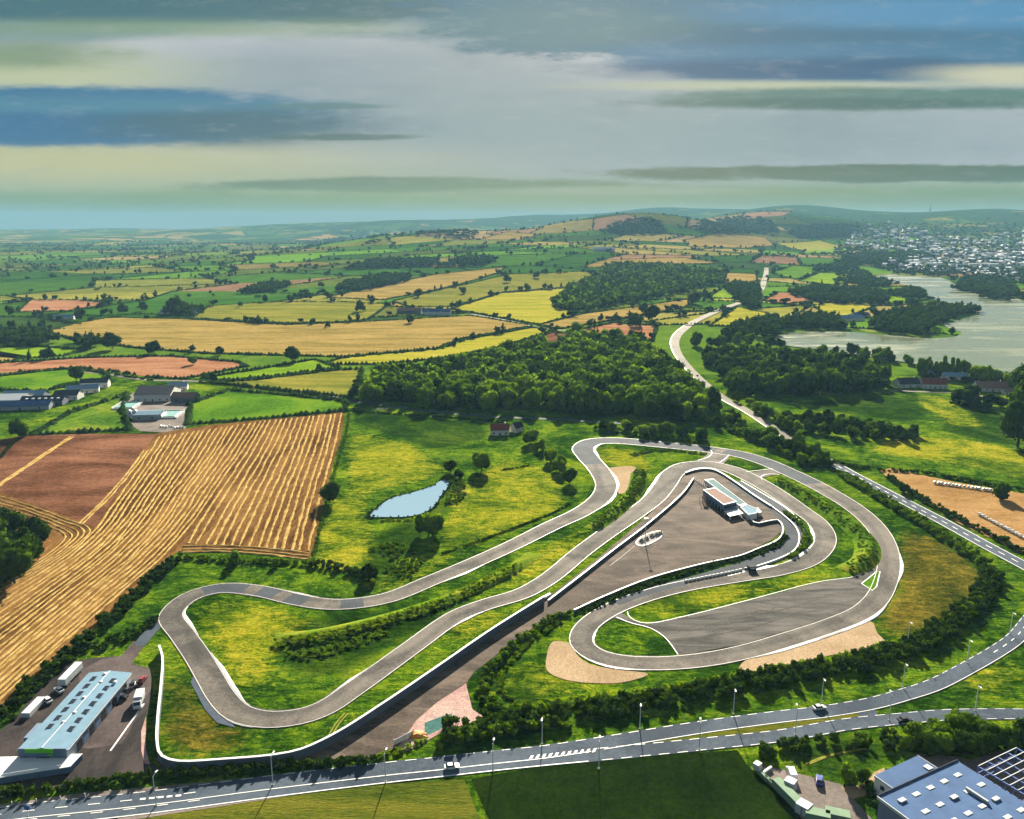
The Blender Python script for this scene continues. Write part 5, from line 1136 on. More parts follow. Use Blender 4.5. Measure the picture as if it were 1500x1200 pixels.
# ---- vehicles
def wheels(e, xs, yw, r=.33, w=.22):
    for x in xs:
        for s in (-1, 1):
            t = tubes('wheel', [((x, s*yw-w/2, r), (x, s*yw+w/2, r), r, r)], 'rubber', e, 10); tubes('rim', [((x, s*yw+s*w/2-.01, r), (x, s*yw+s*w/2+.02, r), r*.6, r*.55)], 'steel', t, 8)
def car(px, py, rz, mat, label, group=None, van=False, z=.32):
    w = U(px, py); e = empty('car' if not van else 'van', (w.x, w.y, z), rz, label, 'van' if van else 'car', group)
    hl, hw = (2.15, .88) if not van else (2.6, .98); zr = 1.45 if not van else 2.0
    prof = [(-hl, .35), (-hl, .8), (-hl*.95, .92), (-hl*.62, .98), (hl*.35, .95), (hl*.93, .82), (hl, .62), (hl, .32)] if not van else [(-hl, .35), (-hl, 1.9), (-hl*.9, 2.0), (hl*.42, 2.0), (hl*.62, 1.2), (hl*.95, 1.0), (hl, .7), (hl, .32)]
    n = len(prof); V = [(x, s*hw*(1 if z_ < .9 or not van else .94), z_) for s in (-1, 1) for x, z_ in prof]
    mesh('body', V, [tuple(range(n)), tuple(range(2*n-1, n-1, -1))]+[(i, i+n, (i+1) % n+n, (i+1) % n) for i in range(n)], mat, e)
    if not van:
        cb = [(-hl*.80, .97), (-hl*.55, zr-.03), (hl*.08, zr-.03), (hl*.42, .95)]; V = [(x, s*hw*(.93 if z_ < 1 else .76), z_) for s in (-1, 1) for x, z_ in cb]
        cbo = mesh('cabin_glass', V, [(0, 1, 2, 3), (7, 6, 5, 4), (0, 4, 5, 1), (1, 5, 6, 2), (2, 6, 7, 3)], 'glass_dark', e); box('roof', -hl*.54, hl*.07, -hw*.75, hw*.75, zr-.028, zr+.03, mat, e)
    else: box('windscreen', hl*.44, hl*.60, -hw*.85, hw*.85, 1.3, 1.85, 'glass_dark', e)
    for s in (-1, 1): box('headlight', hl-.02, hl+.03, s*hw*.7-.17, s*hw*.7+.17, .58, .74, 'lamp_glass', e); box('tail_light', -hl-.03, -hl+.02, s*hw*.75-.12, s*hw*.75+.12, .65, .85, 'car_red', e)
    wheels(e, (-hl*.62, hl*.62), hw-.06); return e
def road_dir(P, px, py):
    w = U(px, py); i = int(np.argmin((P[:, 0]-w.x)**2+(P[:, 1]-w.y)**2)); i = min(max(i, 1), len(P)-2); d = P[i+1]-P[i-1]; return math.atan2(d[1], d[0])
car(662, 1127, road_dir(RA, 662, 1127), 'car_white', 'white car on the road below the circuit, left of the fork')
car(1200, 1040, road_dir(RA, 1200, 1040), 'car_white', 'white car on the upper road under the dark belt'); car(1325, 1058, road_dir(RB, 1325, 1058), 'car_dark', 'dark car on the lower road by the thicket')
car(1082, 594, road_dir(RK, 1082, 594), 'car_dark', 'dark car on the pale road, lower of two'); car(1021, 551, road_dir(RK, 1021, 551), 'car_dark', 'dark car on the pale road, upper of two')
car(70, 1029, ang+.9, 'car_white', 'white car parked beside the workshop, nearer one'); car(87, 1014, ang+.9, 'car_white', 'white car parked beside the workshop, nearer the trailer')
car(1159, 1137, 1.5, 'car_white', 'white van parked at the top of the lower right yard', van=True, z=.28); car(1200, 1147, 1.2, 'car_blue', 'blue car parked in the lower right yard', z=.28)
car(209, 999, ang, 'car_red', 'red car behind the workshop'); car(195, 1005, ang+.3, 'car_dark', 'dark car at the back wall of the workshop'); car(188, 1014, ang-.2, 'car_dark', 'dark car beside the workshop bins'); car(178, 1024, ang+1.4, 'car_dark', 'dark car beside the white lorry')
def lorry(px, py, rz, label, name='lorry', blen=6.2, cab=True, box_mat='white_sheet', hh=3.3):
    w = U(px, py); e = empty(name, (w.x, w.y, .25), rz, label, 'lorry' if cab else 'trailer')
    bd = box('cargo_box', -blen, 0, -1.25, 1.25, .95, hh, box_mat, e, .06); box('chassis', -blen+.2, 2.2 if cab else 0, -.6, .6, .55, .94, 'rubber', e)
    for k in range(1, 4): box('seam', -blen*k/4-.03, -blen*k/4+.03, -1.27, 1.27, .97, hh-.05, 'steel', bd)
    if cab:
        prof = [(.25, .5), (.25, 2.5), (.7, 2.75), (1.6, 2.65), (2.15, 1.6), (2.3, 1.2), (2.3, .5)]; n = len(prof); V = [(x, s*1.15, z_) for s in (-1, 1) for x, z_ in prof]
        mesh('cab', V, [tuple(range(n)), tuple(range(2*n-1, n-1, -1))]+[(i, i+n, (i+1) % n+n, (i+1) % n) for i in range(n)], 'car_white', e); mesh('windscreen', [(1.66, -1, 2.58), (1.66, 1, 2.58), (2.17, 1, 1.65), (2.17, -1, 1.65)], [(0, 1, 2, 3)], 'glass_dark', e)
        wheels(e, (1.4, -blen+1.4), 1.05, .5, .3)
    else: wheels(e, (-blen+1.2, -blen+2.4, -1.2), 1.05, .5, .3)
    return e
lorry(203, 1036, ang+math.pi+.25, 'white lorry parked beside the workshop with its box turned to the wall', blen=5.2)
A = U(116, 983); lorry(117, 983, ang, 'long white box trailer parked behind the workshop', 'trailer', 11, False)
o = box('site_cabin', -4.5, 4.5, -1.3, 1.3, 0, 1.6, 'white_sheet', None, .05); w = U(50, 1040); o.location = (w.x, w.y, .24); o.rotation_euler = (0, 0, ang); tag(o, 'low white container lying beside the workshop hedge', 'container')

# ---- pit building
def rect_px(pts, z):
    P = [U(x, y, z) for x, y in pts]; return P
def slab(name, pts, ztop, z0, mat, parent, roofmat=None, lip=.25):
    """block with a traced plan (top corners), parapet rim and roof"""
    P = rect_px(pts, ztop); o0 = parent.location; n = len(P); a = sum(P[i].x*P[(i+1) % n].y-P[(i+1) % n].x*P[i].y for i in range(n)); P = P if a > 0 else P[::-1]
    V = [(p.x-o0.x, p.y-o0.y, z) for z in (z0, ztop) for p in P]; w_ = mesh(name, V, [tuple(range(n-1, -1, -1)), tuple(range(n, 2*n))]+[(i, (i+1) % n, (i+1) % n+n, i+n) for i in range(n)], mat, parent)
    if roofmat:
        c = sum(P, Vector())/n; ins = [c+(p-c)*.93 for p in P]
        V = [(p.x-o0.x, p.y-o0.y, ztop+dz) for dz, Q in ((.0, P), (lip, P), (lip, ins), (.06, ins)) for p in Q]; F = []
        for k in range(3): F += [(k*n+i, k*n+(i+1) % n, (k+1)*n+(i+1) % n, (k+1)*n+i) for i in range(n)]
        mesh('parapet', V, F, 'white_sheet', w_); mesh('roof', [(p.x-o0.x, p.y-o0.y, ztop+.055) for p in ins], [tuple(range(n))], roofmat, w_)
    return w_
b0 = U(1065, 750); e = empty('pit_building', (b0.x, b0.y, 0), 0, 'flat roofed pit building with a red roof terrace and long teal garages', 'building')
g1 = slab('garage_row', [(1032, 703), (1045, 702), (1094, 739), (1084, 742)], 2.6, 0, 'render_white', e, 'roof_teal')
tw_ = slab('upper_storey', [(1030, 718), (1047, 715), (1079, 735.5), (1060, 740)], 4.8, 0, 'cladding', e, 'roof_brown')
slab('canopy', [(1061, 749), (1081, 745.5), (1089, 752), (1069, 756.5)], 2.4, 2.15, 'white_sheet', e)
slab('office_block', [(1085, 743.5), (1094, 739.5), (1110, 746), (1109, 752), (1096, 754.5)], 3.2, 0, 'render_white', e, 'roof_pale')
slab('step_block', [(1106, 746), (1110, 743), (1116, 750), (1112, 752)], 2.2, 0, 'render_white', e)
for t in np.linspace(.1, .9, 5):
    p = U(1060+(1079-1060)*t, 740+(735.5-740)*t, 4.8); box('window', p.x-b0.x-.8, p.x-b0.x+.8, p.y-b0.y-.12, p.y-b0.y+.3, 2.8, 4.0, 'glass_dark', e)
for t in np.linspace(.06, .94, 7):
    p = U(1030+(1060-1030)*t, 718+(740-718)*t, 4.8); box('shutter', p.x-b0.x-.12, p.x-b0.x+.3, p.y-b0.y-.9, p.y-b0.y+.9, .2, 2.4, 'glass_dark', e)
for px, py in ((1070, 756), (1069, 757), (1088, 753), (1062, 750)): p = U(px, py, 2.15); tubes('column', [((p.x-b0.x, p.y-b0.y, 0), (p.x-b0.x, p.y-b0.y, 2.15), .15, .15)], 'pole_metal', e)
# outside stair: flights and posts on the left of the upper storey
s0 = U(1030, 722, 4.8); seg = []
for k in range(5):
    x = s0.x-b0.x+.6-(k % 2)*2.0; y = s0.y-b0.y-3-k*1.7; seg += [((x, y, 0), (x, y, 4.6-k*.7), .11, .11), ((x-1.5, y, 0), (x-1.5, y, 4.6-k*.7), .11, .11), ((x, y, 4.6-k*.7), (x-1.5, y, 4.6-k*.7), .09, .09)]
tubes('stair_frame', seg, 'wood_brown', e, 5)
for k in range(8): box('stair_tread', s0.x-b0.x-1.4, s0.x-b0.x+.6, s0.y-b0.y-3-k*.9, s0.y-b0.y-2.3-k*.9, 4.4-k*.55, 4.5-k*.55, 'wood_brown', e)
P = catmull([(w.x, w.y) for w in U2([(1015, 701), (1025, 709), (1036, 717)])], 2.5); e = empty('paddock_fence', (P[0, 0], P[0, 1], 0), 0, 'dark post fence from the pit wall to the pit building', 'fence')
for q in P: tubes('post', [((q[0]-P[0, 0], q[1]-P[0, 1], 0), (q[0]-P[0, 0], q[1]-P[0, 1], 2.2), .12, .12)], 'wood_brown', e, 5)
for z in (.8, 1.9): tubes('rail', [((0, 0, z), (P[-1, 0]-P[0, 0], P[-1, 1]-P[0, 1], z), .08, .08)], 'render_white', e, 4)

# ---- paddock island with its mast
ip = [(932, 797), (936, 790), (945, 785), (958, 780), (968, 779), (970, 785), (962, 792), (950, 798), (938, 801)]
isl = poly('paddock_island', ip, .30, 'concrete'); P = catmull([(w.x, w.y) for w in U2(ip)], 1.5, True); ribbon('kerb', P, -.25, .25, .42, 'paint', isl, closed=True)
w = U(945, 797); e = empty('mast', (w.x, w.y, .3), 0, 'tall thin mast on the paddock island', 'mast'); tubes('pole', [((0, 0, 0), (0, 0, 6), .22, .18), ((0, 0, 6), (0, 0, 12.5), .17, .10)], 'pole_metal', e, 8); box('lamp_head', -.9, .9, -.3, .3, 12.4, 12.75, 'lamp_glass', e)
for i, (px, py, lab) in enumerate([(940, 794, 'leftmost'), (947, 791, 'second'), (955, 787, 'middle'), (962, 785, 'fourth'), (967, 783, 'rightmost')]):
    w = U(px, py); e = empty('planter', (w.x, w.y, .3), .4, lab+' stone planter on the paddock island', 'planter'); box('trough', -1.2, 1.2, -.6, .6, 0, .8, 'concrete', e, .08); scatter('shrub', BUSH[:2], np.array([(-.5, 0, .5), (.5, 0, .5)]), .55, .9, 'leaf_dark', parent=e)

# ---- lamp posts
def lamp(px, py, toy, arm, label):
    w = U(px, py); d = w.y; h = 9.0; e = empty('street_lamp', (w.x, w.y, 0), arm, label, 'street lamp', 'street lamps along the roads')
    tubes('pole', [((0, 0, 0), (0, 0, 4.5), .16, .13), ((0, 0, 4.5), (0, 0, h), .13, .10)], 'pole_metal', e, 6); tubes('arm', [((0, 0, h-.1), (1.3, 0, h+.25), .09, .08)], 'pole_metal', e, 5)
    box('lamp_head', 1.1, 2.1, -.22, .22, h+.18, h+.42, 'lamp_glass', e, .05); box('base', -.3, .3, -.3, .3, 0, .4, 'concrete', e); return e
up, dn = 1.4, -1.7
for px, py, ty, a, lab in [(229, 1181, 1151, up, 'leftmost street lamp, beside the left turn hatching'), (400, 1151, 1130, up, 'second street lamp from the left, below the long hedge'), (565, 1146, 1111, up, 'street lamp below the pink gate road'), (722, 1131, 1094, up, 'street lamp just right of the white car'),
    (877, 1127, 1078, up, 'street lamp at the tip of the road fork'), (794, 1091, 1057, dn, 'street lamp at the left end of the dark belt'), (937, 1069, 1034, dn, 'second street lamp in front of the dark belt'), (1074, 1047, 1015, dn, 'third street lamp in front of the dark belt'), (1024, 1099, 1067, up, 'first street lamp on the lower road'),
    (1165, 1077, 1049, up, 'second street lamp on the lower road'), (1302, 1056, 1031, up, 'third street lamp on the lower road, by the layby'), (1203, 1031, 999, dn, 'street lamp above the white car on the upper road'), (1322, 1008, 977, dn, 'street lamp where the upper road begins to climb'),
    (1416, 972, 942, dn, 'street lamp on the bend of the upper road'), (1479, 930, 898, dn, 'street lamp at the right end of the bend'), (1329, 944, 917, dn, 'slim lamp inside the circuit corner above the belt'), (1428, 1042, 1022, dn, 'small lamp on the lower road by the thicket')]:
    lamp(px, py, ty, a, lab)
w = U(42, 1198); e = empty('road_sign', (w.x, w.y, 0), 0, 'blue road sign on a post in the lower left corner', 'sign'); tubes('post', [((0, 0, 0), (0, 0, 3.4), .07, .07)], 'pole_metal', e, 6); tubes('sign_disc', [((0, -.10, 3.0), (0, -.06, 3.0), .75, .75)], 'sign_blue', e, 14)
for i, (px, py) in enumerate([(18, 1181), (54, 1177), (89, 1173), (125, 1169), (162, 1164)]):
    w = U(px, py); e = empty('bollard', (w.x, w.y, 0), 0, 'white marker post between hedge and road, lower left', 'bollard', 'marker posts lower left'); tubes('post', [((0, 0, 0), (0, 0, 1.3), .13, .11)], 'paint', e, 6); tubes('reflector', [((0, 0, 1.3), (0, 0, 1.5), .14, .10)], 'lamp_glass', e, 6)

# ---- blue hall, small hall and steel frame, lower right
def hall(name, A, B, C_, z, label, mat, wallmat):
    """roof corners A (left), B (top), C (right) in the photograph at height z"""
    a, b, c = U(*A, z), U(*B, z), U(*C_, z); x = b-a; y = (c-b); x.z = y.z = 0; L = x.length; W = y.length
    e = empty(name, (a.x, a.y, 0), math.atan2(x.y, x.x), label, 'building'); return e, L, W
e, L, W = hall('hall', (1288, 1168), (1403, 1116), (1520, 1190), 7, 'large hall with a dark blue roof dotted with pale roof lights', None, None); W = 44
box('wall', 0, L, -W, 0, 0, 6.8, 'cladding', e); rf_ = box('roof', -.3, L+.3, -W-.3, .3, 6.8, 7.0, 'roof_blue', e)
box('parapet', -.35, L+.35, .3, .55, 6.5, 7.35, 'roof_dark', e); box('parapet', -.5, -.3, -W, .3, 6.5, 7.3, 'white_sheet', e)
random.seed(5)
for i in range(5):
    for j in range(6):
        x, y = 4+i*(L-8)/4.2+(j % 2)*2.0, -3.5-j*5.2; k = (i*2+j) % 5
        s_ = box('roof_light', x-1.1, x+1.1, y-.6, y+.6, 7.0, 7.12 if k else 7.4, 'white_sheet' if k else 'steel', rf_); box('pane', x-1.0, x+1.0, y-.5, y+.5, 7.12 if k else 7.4, 7.15 if k else 7.43, 'glass_pale', s_)
box('duct', L*.72, L*.72+.6, -14, -8, 7.0, 7.8, 'steel', rf_)
e, L, W = hall('small_hall', (1281, 1136), (1344, 1107), (1372, 1128), 5.2, 'small blue roofed hall with a white gable beside the big hall', None, None)
W = 9.0; box('wall', .1, L-.1, -W+.1, -.1, 0, 5.0, 'render_white', e); rf_ = box('roof', 0, L, -W, 0, 5.0, 5.2, 'roof_blue', e); box('roof_light', L-3, L-1.2, -W*.62, -W*.42, 5.2, 5.5, 'glass_pale', rf_); box('fascia', -.15, 0, -W, 0, 4.7, 5.3, 'white_sheet', e); box('fascia', L, L+.15, -W, 0, 4.7, 5.3, 'white_sheet', e)
for k in range(3): box('window', .02, .1, -W+1.2+k*2.3, -W+2.4+k*2.3, 2.4, 3.6, 'glass_dark', e)
poly('sand_yard', [(1232, 1154), (1262, 1151), (1275, 1140), (1281, 1132), (1295, 1126), (1300, 1150), (1282, 1162), (1250, 1172)], .27, 'gravel')
a, b = U(1433, 1123, 6.5), U(1489, 1096, 6.5); x = b-a; L, W = x.length, 30; e = empty('steel_frame', (a.x, a.y, 0), math.atan2(x.y, x.x), 'open blue steel frame of an unfinished hall at the right edge', 'frame')
for i in range(5):
    X = L*i/4
    for j in range(5): tubes('column', [((X, -W*j/4, 0), (X, -W*j/4, 6.5), .16, .16)], 'steel_blue', e, 4)
    tubes('rafter', [((X, 0, 6.5), (X, -W, 6.5), .2, .2)], 'steel_blue', e, 4)
for j in range(15): tubes('purlin', [((0, -W*j/14, 6.72), (L, -W*j/14, 6.72), .11, .11)], 'pole_metal', e, 4)
for z in (2.2, 4.4): tubes('girt', [((0, 0, z), (L, 0, z), .12, .12)], 'steel_blue', e, 4); tubes('girt', [((0, 0, z), (0, -W, z), .12, .12)], 'steel_blue', e, 4)
yard = poly('yard', [(1104, 1123), (1140, 1127), (1180, 1137), (1232, 1150), (1250, 1172), (1290, 1215), (1320, 1300), (1220, 1260), (1170, 1195), (1135, 1158)], .25, 'yard')
poly('hall_yard', [(1290, 1165), (1320, 1200), (1400, 1260), (1520, 1300), (1650, 1250), (1560, 1140), (1500, 1090), (1420, 1115), (1405, 1110), (1345, 1105), (1270, 1150)], .24, 'yard')
def cont(px, py, rz, l, w_, h, mat, label):
    w = U(px, py); e = empty('container', (w.x, w.y, .26), rz, label, 'container'); b_ = box('shell', -l/2, l/2, -w_/2, w_/2, .1, h, mat, e, .05); box('door', l/2, l/2+.05, -w_/2+.1, w_/2-.1, .2, h-.15, 'steel', e)
    for k in range(1, int(l/1.5)): box('rib', -l/2+k*1.5-.06, -l/2+k*1.5+.06, -w_/2-.04, w_/2+.04, .15, h-.1, mat, b_)
for x_ in (-.4, .4):
    pass
ry = math.atan2(U(1175, 1190).y-U(1140, 1155).y, U(1175, 1190).x-U(1140, 1155).x)
cont(1157, 1173, ry, 12, 2.6, 2.4, 'container_green', 'long pale green container along the edge of the lower right yard'); cont(1157, 1158, ry+.5, 2.8, 2.6, 3.0, 'white_sheet', 'white cube cabin beside the long green container')
cont(1177, 1192, ry+.4, 3.4, 3.0, 2.8, 'white_sheet', 'white cabin at the lower end of the green container'); cont(1109, 1128, ry+.4, 1.8, 2.0, 2.0, 'white_sheet', 'small white box at the tip of the lower right yard'); cont(1122, 1133, ry+1.9, 5, .7, .9, 'white_sheet', 'thin white skip lying across the yard tip')
cont(1197, 1203, ry+.9, 6, 3.0, 2.6, 'container_green', 'green roofed cabin cut by the bottom edge, left'); cont(1226, 1203, ry+.9, 6, 3.0, 2.6, 'container_green', 'green roofed cabin cut by the bottom edge, right')
for i, (px, py) in enumerate([(1118, 1140), (1126, 1147), (1132, 1152)]): cont(px, py, ry, 3.2, .9, 1.1, 'container_green', ['first', 'second', 'third'][i]+' low green bin along the yard edge from its tip')

# ---- gate of the paddock
for px, py, lab in ((588, 1084, 'white'), (594, 1080, 'pale')):
    pass
w = U(592, 1085); e = empty('gate_board', (w.x, w.y, 0), .75, 'white boarded gate leaf standing at the paddock entrance', 'gate')
for k in range(6): box('board', -3.4+k*1.15, -2.35+k*1.15, -.06, .06, .3, 1.9, 'render_white', e)
for k in (-3.5, 0, 3.6): tubes('post', [((k, .15, 0), (k, .15, 2.2), .1, .1)], 'pole_metal', e, 5)
w = U(612, 1078); e = empty('sand_heap', (w.x, w.y, .2), 0, 'orange heap beside the teal patch at the gate', 'heap'); V, F = ICO2; mesh('heap', V*np.array((2.6, 1.8, 1.1))*(1+rng.normal(0, .08, (len(V), 1))), [tuple(f) for f in F], 'orange', e)

# ---- wrapped bales in the tan field
def bale_mesh():
    V = []; n = 10; prof = [(.0, .55), (.12, .66), (1.08, .66), (1.2, .55)]
    for x, r in prof: V += [(x-.6, math.cos(2*math.pi*i/n)*r, .66+math.sin(2*math.pi*i/n)*r) for i in range(n)]
    F = [(k*n+i, (k+1)*n+i, (k+1)*n+(i+1) % n, k*n+(i+1) % n)[::-1] for k in range(3) for i in range(n)]+[tuple(range(n)), tuple(range(4*n-1, 3*n-1, -1))]
    me = bpy.data.meshes.new('bale'); me.from_pydata(V, [], F); me.update(); me.materials.append(MATS['bale_white']); return me
BM = bale_mesh()
for a, b, n, lab in (((1369, 709), (1457, 721), 17, 'upper'), ((1435, 756), (1512, 797), 15, 'lower')):
    A, B = U(*a), U(*b)
    for i in range(n):
        o = bpy.data.objects.new('bale', BM); COL.objects.link(o); p = A.lerp(B, (i+random.uniform(-.15, .15))/(n-1)); o.location = (p.x, p.y, .2); o.rotation_euler = (0, 0, math.atan2(B.y-A.y, B.x-A.x)+1.57+random.uniform(-.2, .2)); k = random.uniform(1.15, 1.35); o.scale = (k, k, k)
        tag(o, 'white wrapped bale in the '+lab+' row on the tan field', 'bale', lab+' row of bales')

# ---- cattle by the wood
def cow(px, py, rz, lab):
    w = U(px, py); e = empty('cow', (w.x, w.y, .1), rz, lab, 'cow', 'white cattle below the wood')
    bm = bmesh.new(); skin = [((-1.0, 0, 1.15), .40), ((-.4, 0, 1.12), .48), ((.4, 0, 1.15), .46), ((.8, 0, 1.25), .36), ((1.15, 0, 1.30), .24), ((1.4, 0, 1.1), .20), ((1.65, 0, .85), .13)]
    V = []; F = []; n = 8
    for (x, y, z), r in skin: V += [(x, math.cos(2*math.pi*i/n)*r*.75, z+math.sin(2*math.pi*i/n)*r) for i in range(n)]
    for k in range(len(skin)-1): F += [(k*n+i, k*n+(i+1) % n, (k+1)*n+(i+1) % n, (k+1)*n+i) for i in range(n)]
    F += [tuple(range(n)), tuple(range(len(V)-n, len(V)))]
    for x, y in ((-.85, .2), (-.85, -.2), (.62, .2), (.62, -.2)):
        k = len(V); pts = [(x, y, .95, .17), (x+(-.05 if x < 0 else .03), y, .5, .09), (x, y, 0, .08)]
        for X, Y, Z, r in pts: V += [(X+math.cos(2*math.pi*i/5)*r, Y+math.sin(2*math.pi*i/5)*r, Z) for i in range(5)]
        for q in range(2): F += [(k+q*5+i, k+q*5+(i+1) % 5, k+(q+1)*5+(i+1) % 5, k+(q+1)*5+i) for i in range(5)]
    bm.free(); mesh('body', V, F, 'hide', e); tubes('tail', [((-1.38, 0, 1.3), (-1.5, 0, .6), .04, .03)], 'hide', e, 4); tubes('ear', [((1.2, -.35, 1.42), (1.2, .35, 1.42), .06, .06)], 'hide', e, 4)
for px, py, rz in ((556, 602, .3), (560, 601, 2.8), (564, 602, .1), (567, 600.5, 1.0), (553, 601, -.4)): cow(px, py, rz, 'white cow grazing below the left end of the big wood')

# ---- houses and farms
def house(px, py, rz, l, w_, hgt, rise, roofm, wallm, label, name='house', z=None, nw=3, cat='house', grp=None):
    w = U(px, py); e = empty(name, (w.x, w.y, w.z), rz, label, cat, grp); gwall('wall', -l/2, l/2, -w_/2, w_/2, hgt, rise, wallm, e); r_ = gable('roof', -l/2, l/2, -w_/2, w_/2, hgt, rise, roofm, e)
    for k in range(nw):
        x = -l/2+l*(k+.5)/nw
        if nw > 2 and k == nw//2: box('door', x-.6, x+.6, -w_/2-.06, -w_/2+.02, 0, 2.1, 'wood_brown', e)
        else: box('window', x-.6, x+.6, -w_/2-.06, -w_/2+.02, 1.0, 2.1, 'glass_dark', e)
    if cat == 'house': box('chimney', l*.3-.4, l*.3+.4, -.4, .4, hgt+rise*.7, hgt+rise+1.1, 'render_white', r_)
    return e
house(732, 636, .05, 13, 8, 4.2, 3.6, 'roof_red', 'render_white', 'white cottage with a red roof below the big wood'); house(757, 632, .9, 9, 6, 3.6, 3.2, 'roof_dark', 'render_white', 'small grey outbuilding right of the red roofed cottage', 'outbuilding', cat='building')
house(1328, 566, .1, 20, 13, 3.6, 4.6, 'roof_dark', 'render_white', 'white house with a dark hipped roof at the wood end'); house(1366, 568, -.08, 22, 11, 4.5, 4.6, 'roof_red', 'render_white', 'white house with a purple red roof on the slope', nw=5)
house(1398, 556, -.1, 22, 10, 4, 3, 'roof_pale', 'render_white', 'pale flat looking house behind the red roofed one', nw=5); house(1372, 552, -.1, 18, 9, 3.5, 3, 'roof_teal', 'render_white', 'pale greenish roofed house below the poplars', nw=3); house(1450, 572, -.15, 26, 13, 3.6, 5, 'roof_brown', 'render_white', 'long low house with a brown roof near the right edge', nw=5)
house(1478, 578, -.1, 10, 7, 3, 2.2, 'roof_brown', 'render_white', 'small annex right of the long brown roofed house', 'outbuilding', cat='building')
# farm in the left middle
house(232, 583, .1, 30, 30, 6, 5, 'roof_dark', 'render_white', 'large farm barn with a dark slate roof', 'barn', nw=5, cat='barn'); house(218, 612, .12, 20, 15, 4, 1.5, 'roof_pale', 'steel', 'grey farm shed in front of the big barn', 'shed', nw=2, cat='shed'); house(231, 611, .12, 10, 15, 4, 1.2, 'roof_teal', 'steel', 'narrow green roofed shed joined to the grey shed', 'shed', nw=2, cat='shed')
house(272, 588, -.1, 20, 13, 4.5, 3.5, 'roof_brown', 'wall_face', 'dark farm shed at the right of the farmyard', 'shed', nw=2, cat='shed'); house(262, 571, .2, 16, 9, 4, 3, 'roof_pale', 'render_white', 'farmhouse behind the farmyard', nw=3)
poly('farmyard', [(174, 604), (180, 582), (205, 572), (262, 566), (276, 580), (276, 600), (272, 628), (240, 634), (205, 632), (188, 620)], .215, 'yard')
def tankring(px, py, rx, ry, h, label, cover):
    w = U(px, py); e = empty('silage_pit', (w.x, w.y, 0), .1, label, 'silage pit')
    box('side_wall', -rx, rx, ry-.35, ry, 0, h, 'render_white', e); box('side_wall', -rx, rx, -ry, -ry+.35, 0, h*.6, 'render_white', e); box('end_wall', -rx, -rx+.35, -ry+.36, ry-.36, 0, h, 'render_white', e); box('end_wall', rx-.35, rx, -ry+.36, ry-.36, 0, h, 'render_white', e); box('cover', -rx+.4, rx-.4, -ry+.4, ry-.4, 0, h*.75, cover, e, 0, (1.5, 1.5))
tankring(187, 596, 9, 11, 2.2, 'green covered pit with white walls left of the barn', 'tank'); tankring(248, 609, 9, 11, 2.2, 'teal covered pit with white walls in front of the barn', 'tank')
w = U(190, 613)
for i, (dx, lab) in enumerate(((0, 'left'), (4.6, 'right'))):
    e = empty('silo', (w.x+dx, w.y, 0), 0, lab+' white silo at the farmyard corner', 'silo'); tubes('tank', [((0, 0, .2), (0, 0, 6), 1.9, 1.9)], 'white_sheet', e, 12); tubes('lid', [((0, 0, 6), (0, 0, 7.2), 1.9, .4)], 'pole_metal', e, 12)
random.seed(3)
for i in range(9):
    o = bpy.data.objects.new('bale', BM); COL.objects.link(o); p = U(236+i*4.0, 627+random.uniform(-1.5, 1.5)); o.location = (p.x, p.y, .22); o.rotation_euler = (0, 0, random.uniform(0, 3)); o.scale = (1.2,)*3; tag(o, 'wrapped bale in front of the farmyard', 'bale', 'bales by the farmyard')
# sheds, far left
for px, py, rz, l, w_, h_, rf_, wl, lab in [(12, 590, .12, 34, 22, 4.5, 'white_sheet', 'render_white', 'shed with a bright white roof at the far left edge'), (38, 584, .12, 34, 14, 4, 'roof_pale', 'wall_face', 'long grey roofed shed behind the white one'), (20, 599, .12, 60, 12, 3.4, 'roof_blue', 'steel', 'long low blue grey shed in front of the white one'),
    (66, 592, .1, 34, 14, 4, 'roof_dark', 'wall_face', 'dark roofed shed with roof lights'), (101, 584, .1, 20, 14, 4.5, 'roof_dark', 'render_white', 'farm barn with pale walls left of the dark tree'), (122, 575, .4, 26, 10, 4, 'roof_pale', 'render_white', 'long grey farmhouse right of the dark tree'), (140, 567, .2, 24, 10, 5, 'roof_dark', 'render_white', 'dark roofed farmhouse above the others')]:
    e = house(px, py, rz, l, w_, h_, 3.2, rf_, wl, lab, 'shed' if 'shed' in lab else 'farmhouse', nw=4, cat='shed' if 'shed' in lab else 'farm')
    if 'roof lights' in lab:
        for k in range(6): box('roof_light', -13+k*5, -11+k*5, -5, -3, 5.2, 6.1, 'white_sheet', e)
house(1245, 470, .2, 40, 18, 5, 4, 'roof_pale', 'render_white', 'large pale roofed shed on the lake peninsula', 'shed', cat='shed'); house(1260, 465, .1, 26, 14, 4, 4, 'roof_blue', 'render_white', 'blue roofed house on the lake peninsula')
house(600, 459, 0, 40, 16, 5, 4, 'roof_brown', 'wall_face', 'brown barn of the farm above the wheat field', 'barn', cat='barn'); house(640, 461, -.08, 46, 18, 6, 4, 'roof_blue', 'render_white', 'long dark blue barn of the farm above the wheat field', 'barn', nw=5, cat='barn')
house(245, 460, .1, 22, 14, 5, 3, 'white_sheet', 'render_white', 'white shed at the farm left of the middle', 'shed', cat='shed'); house(280, 461, .1, 20, 12, 5, 3, 'roof_pale', 'render_white', 'pale shed right of the white one at that farm', 'shed', cat='shed'); house(95, 468, .2, 30, 14, 5, 3, 'roof_pale', 'render_white', 'pale farm shed beyond the wheat field left', 'shed', cat='shed')
house(885, 368, 0, 70, 26, 8, 6, 'white_sheet', 'render_white', 'white farm building on the distant rise', 'barn', cat='barn')

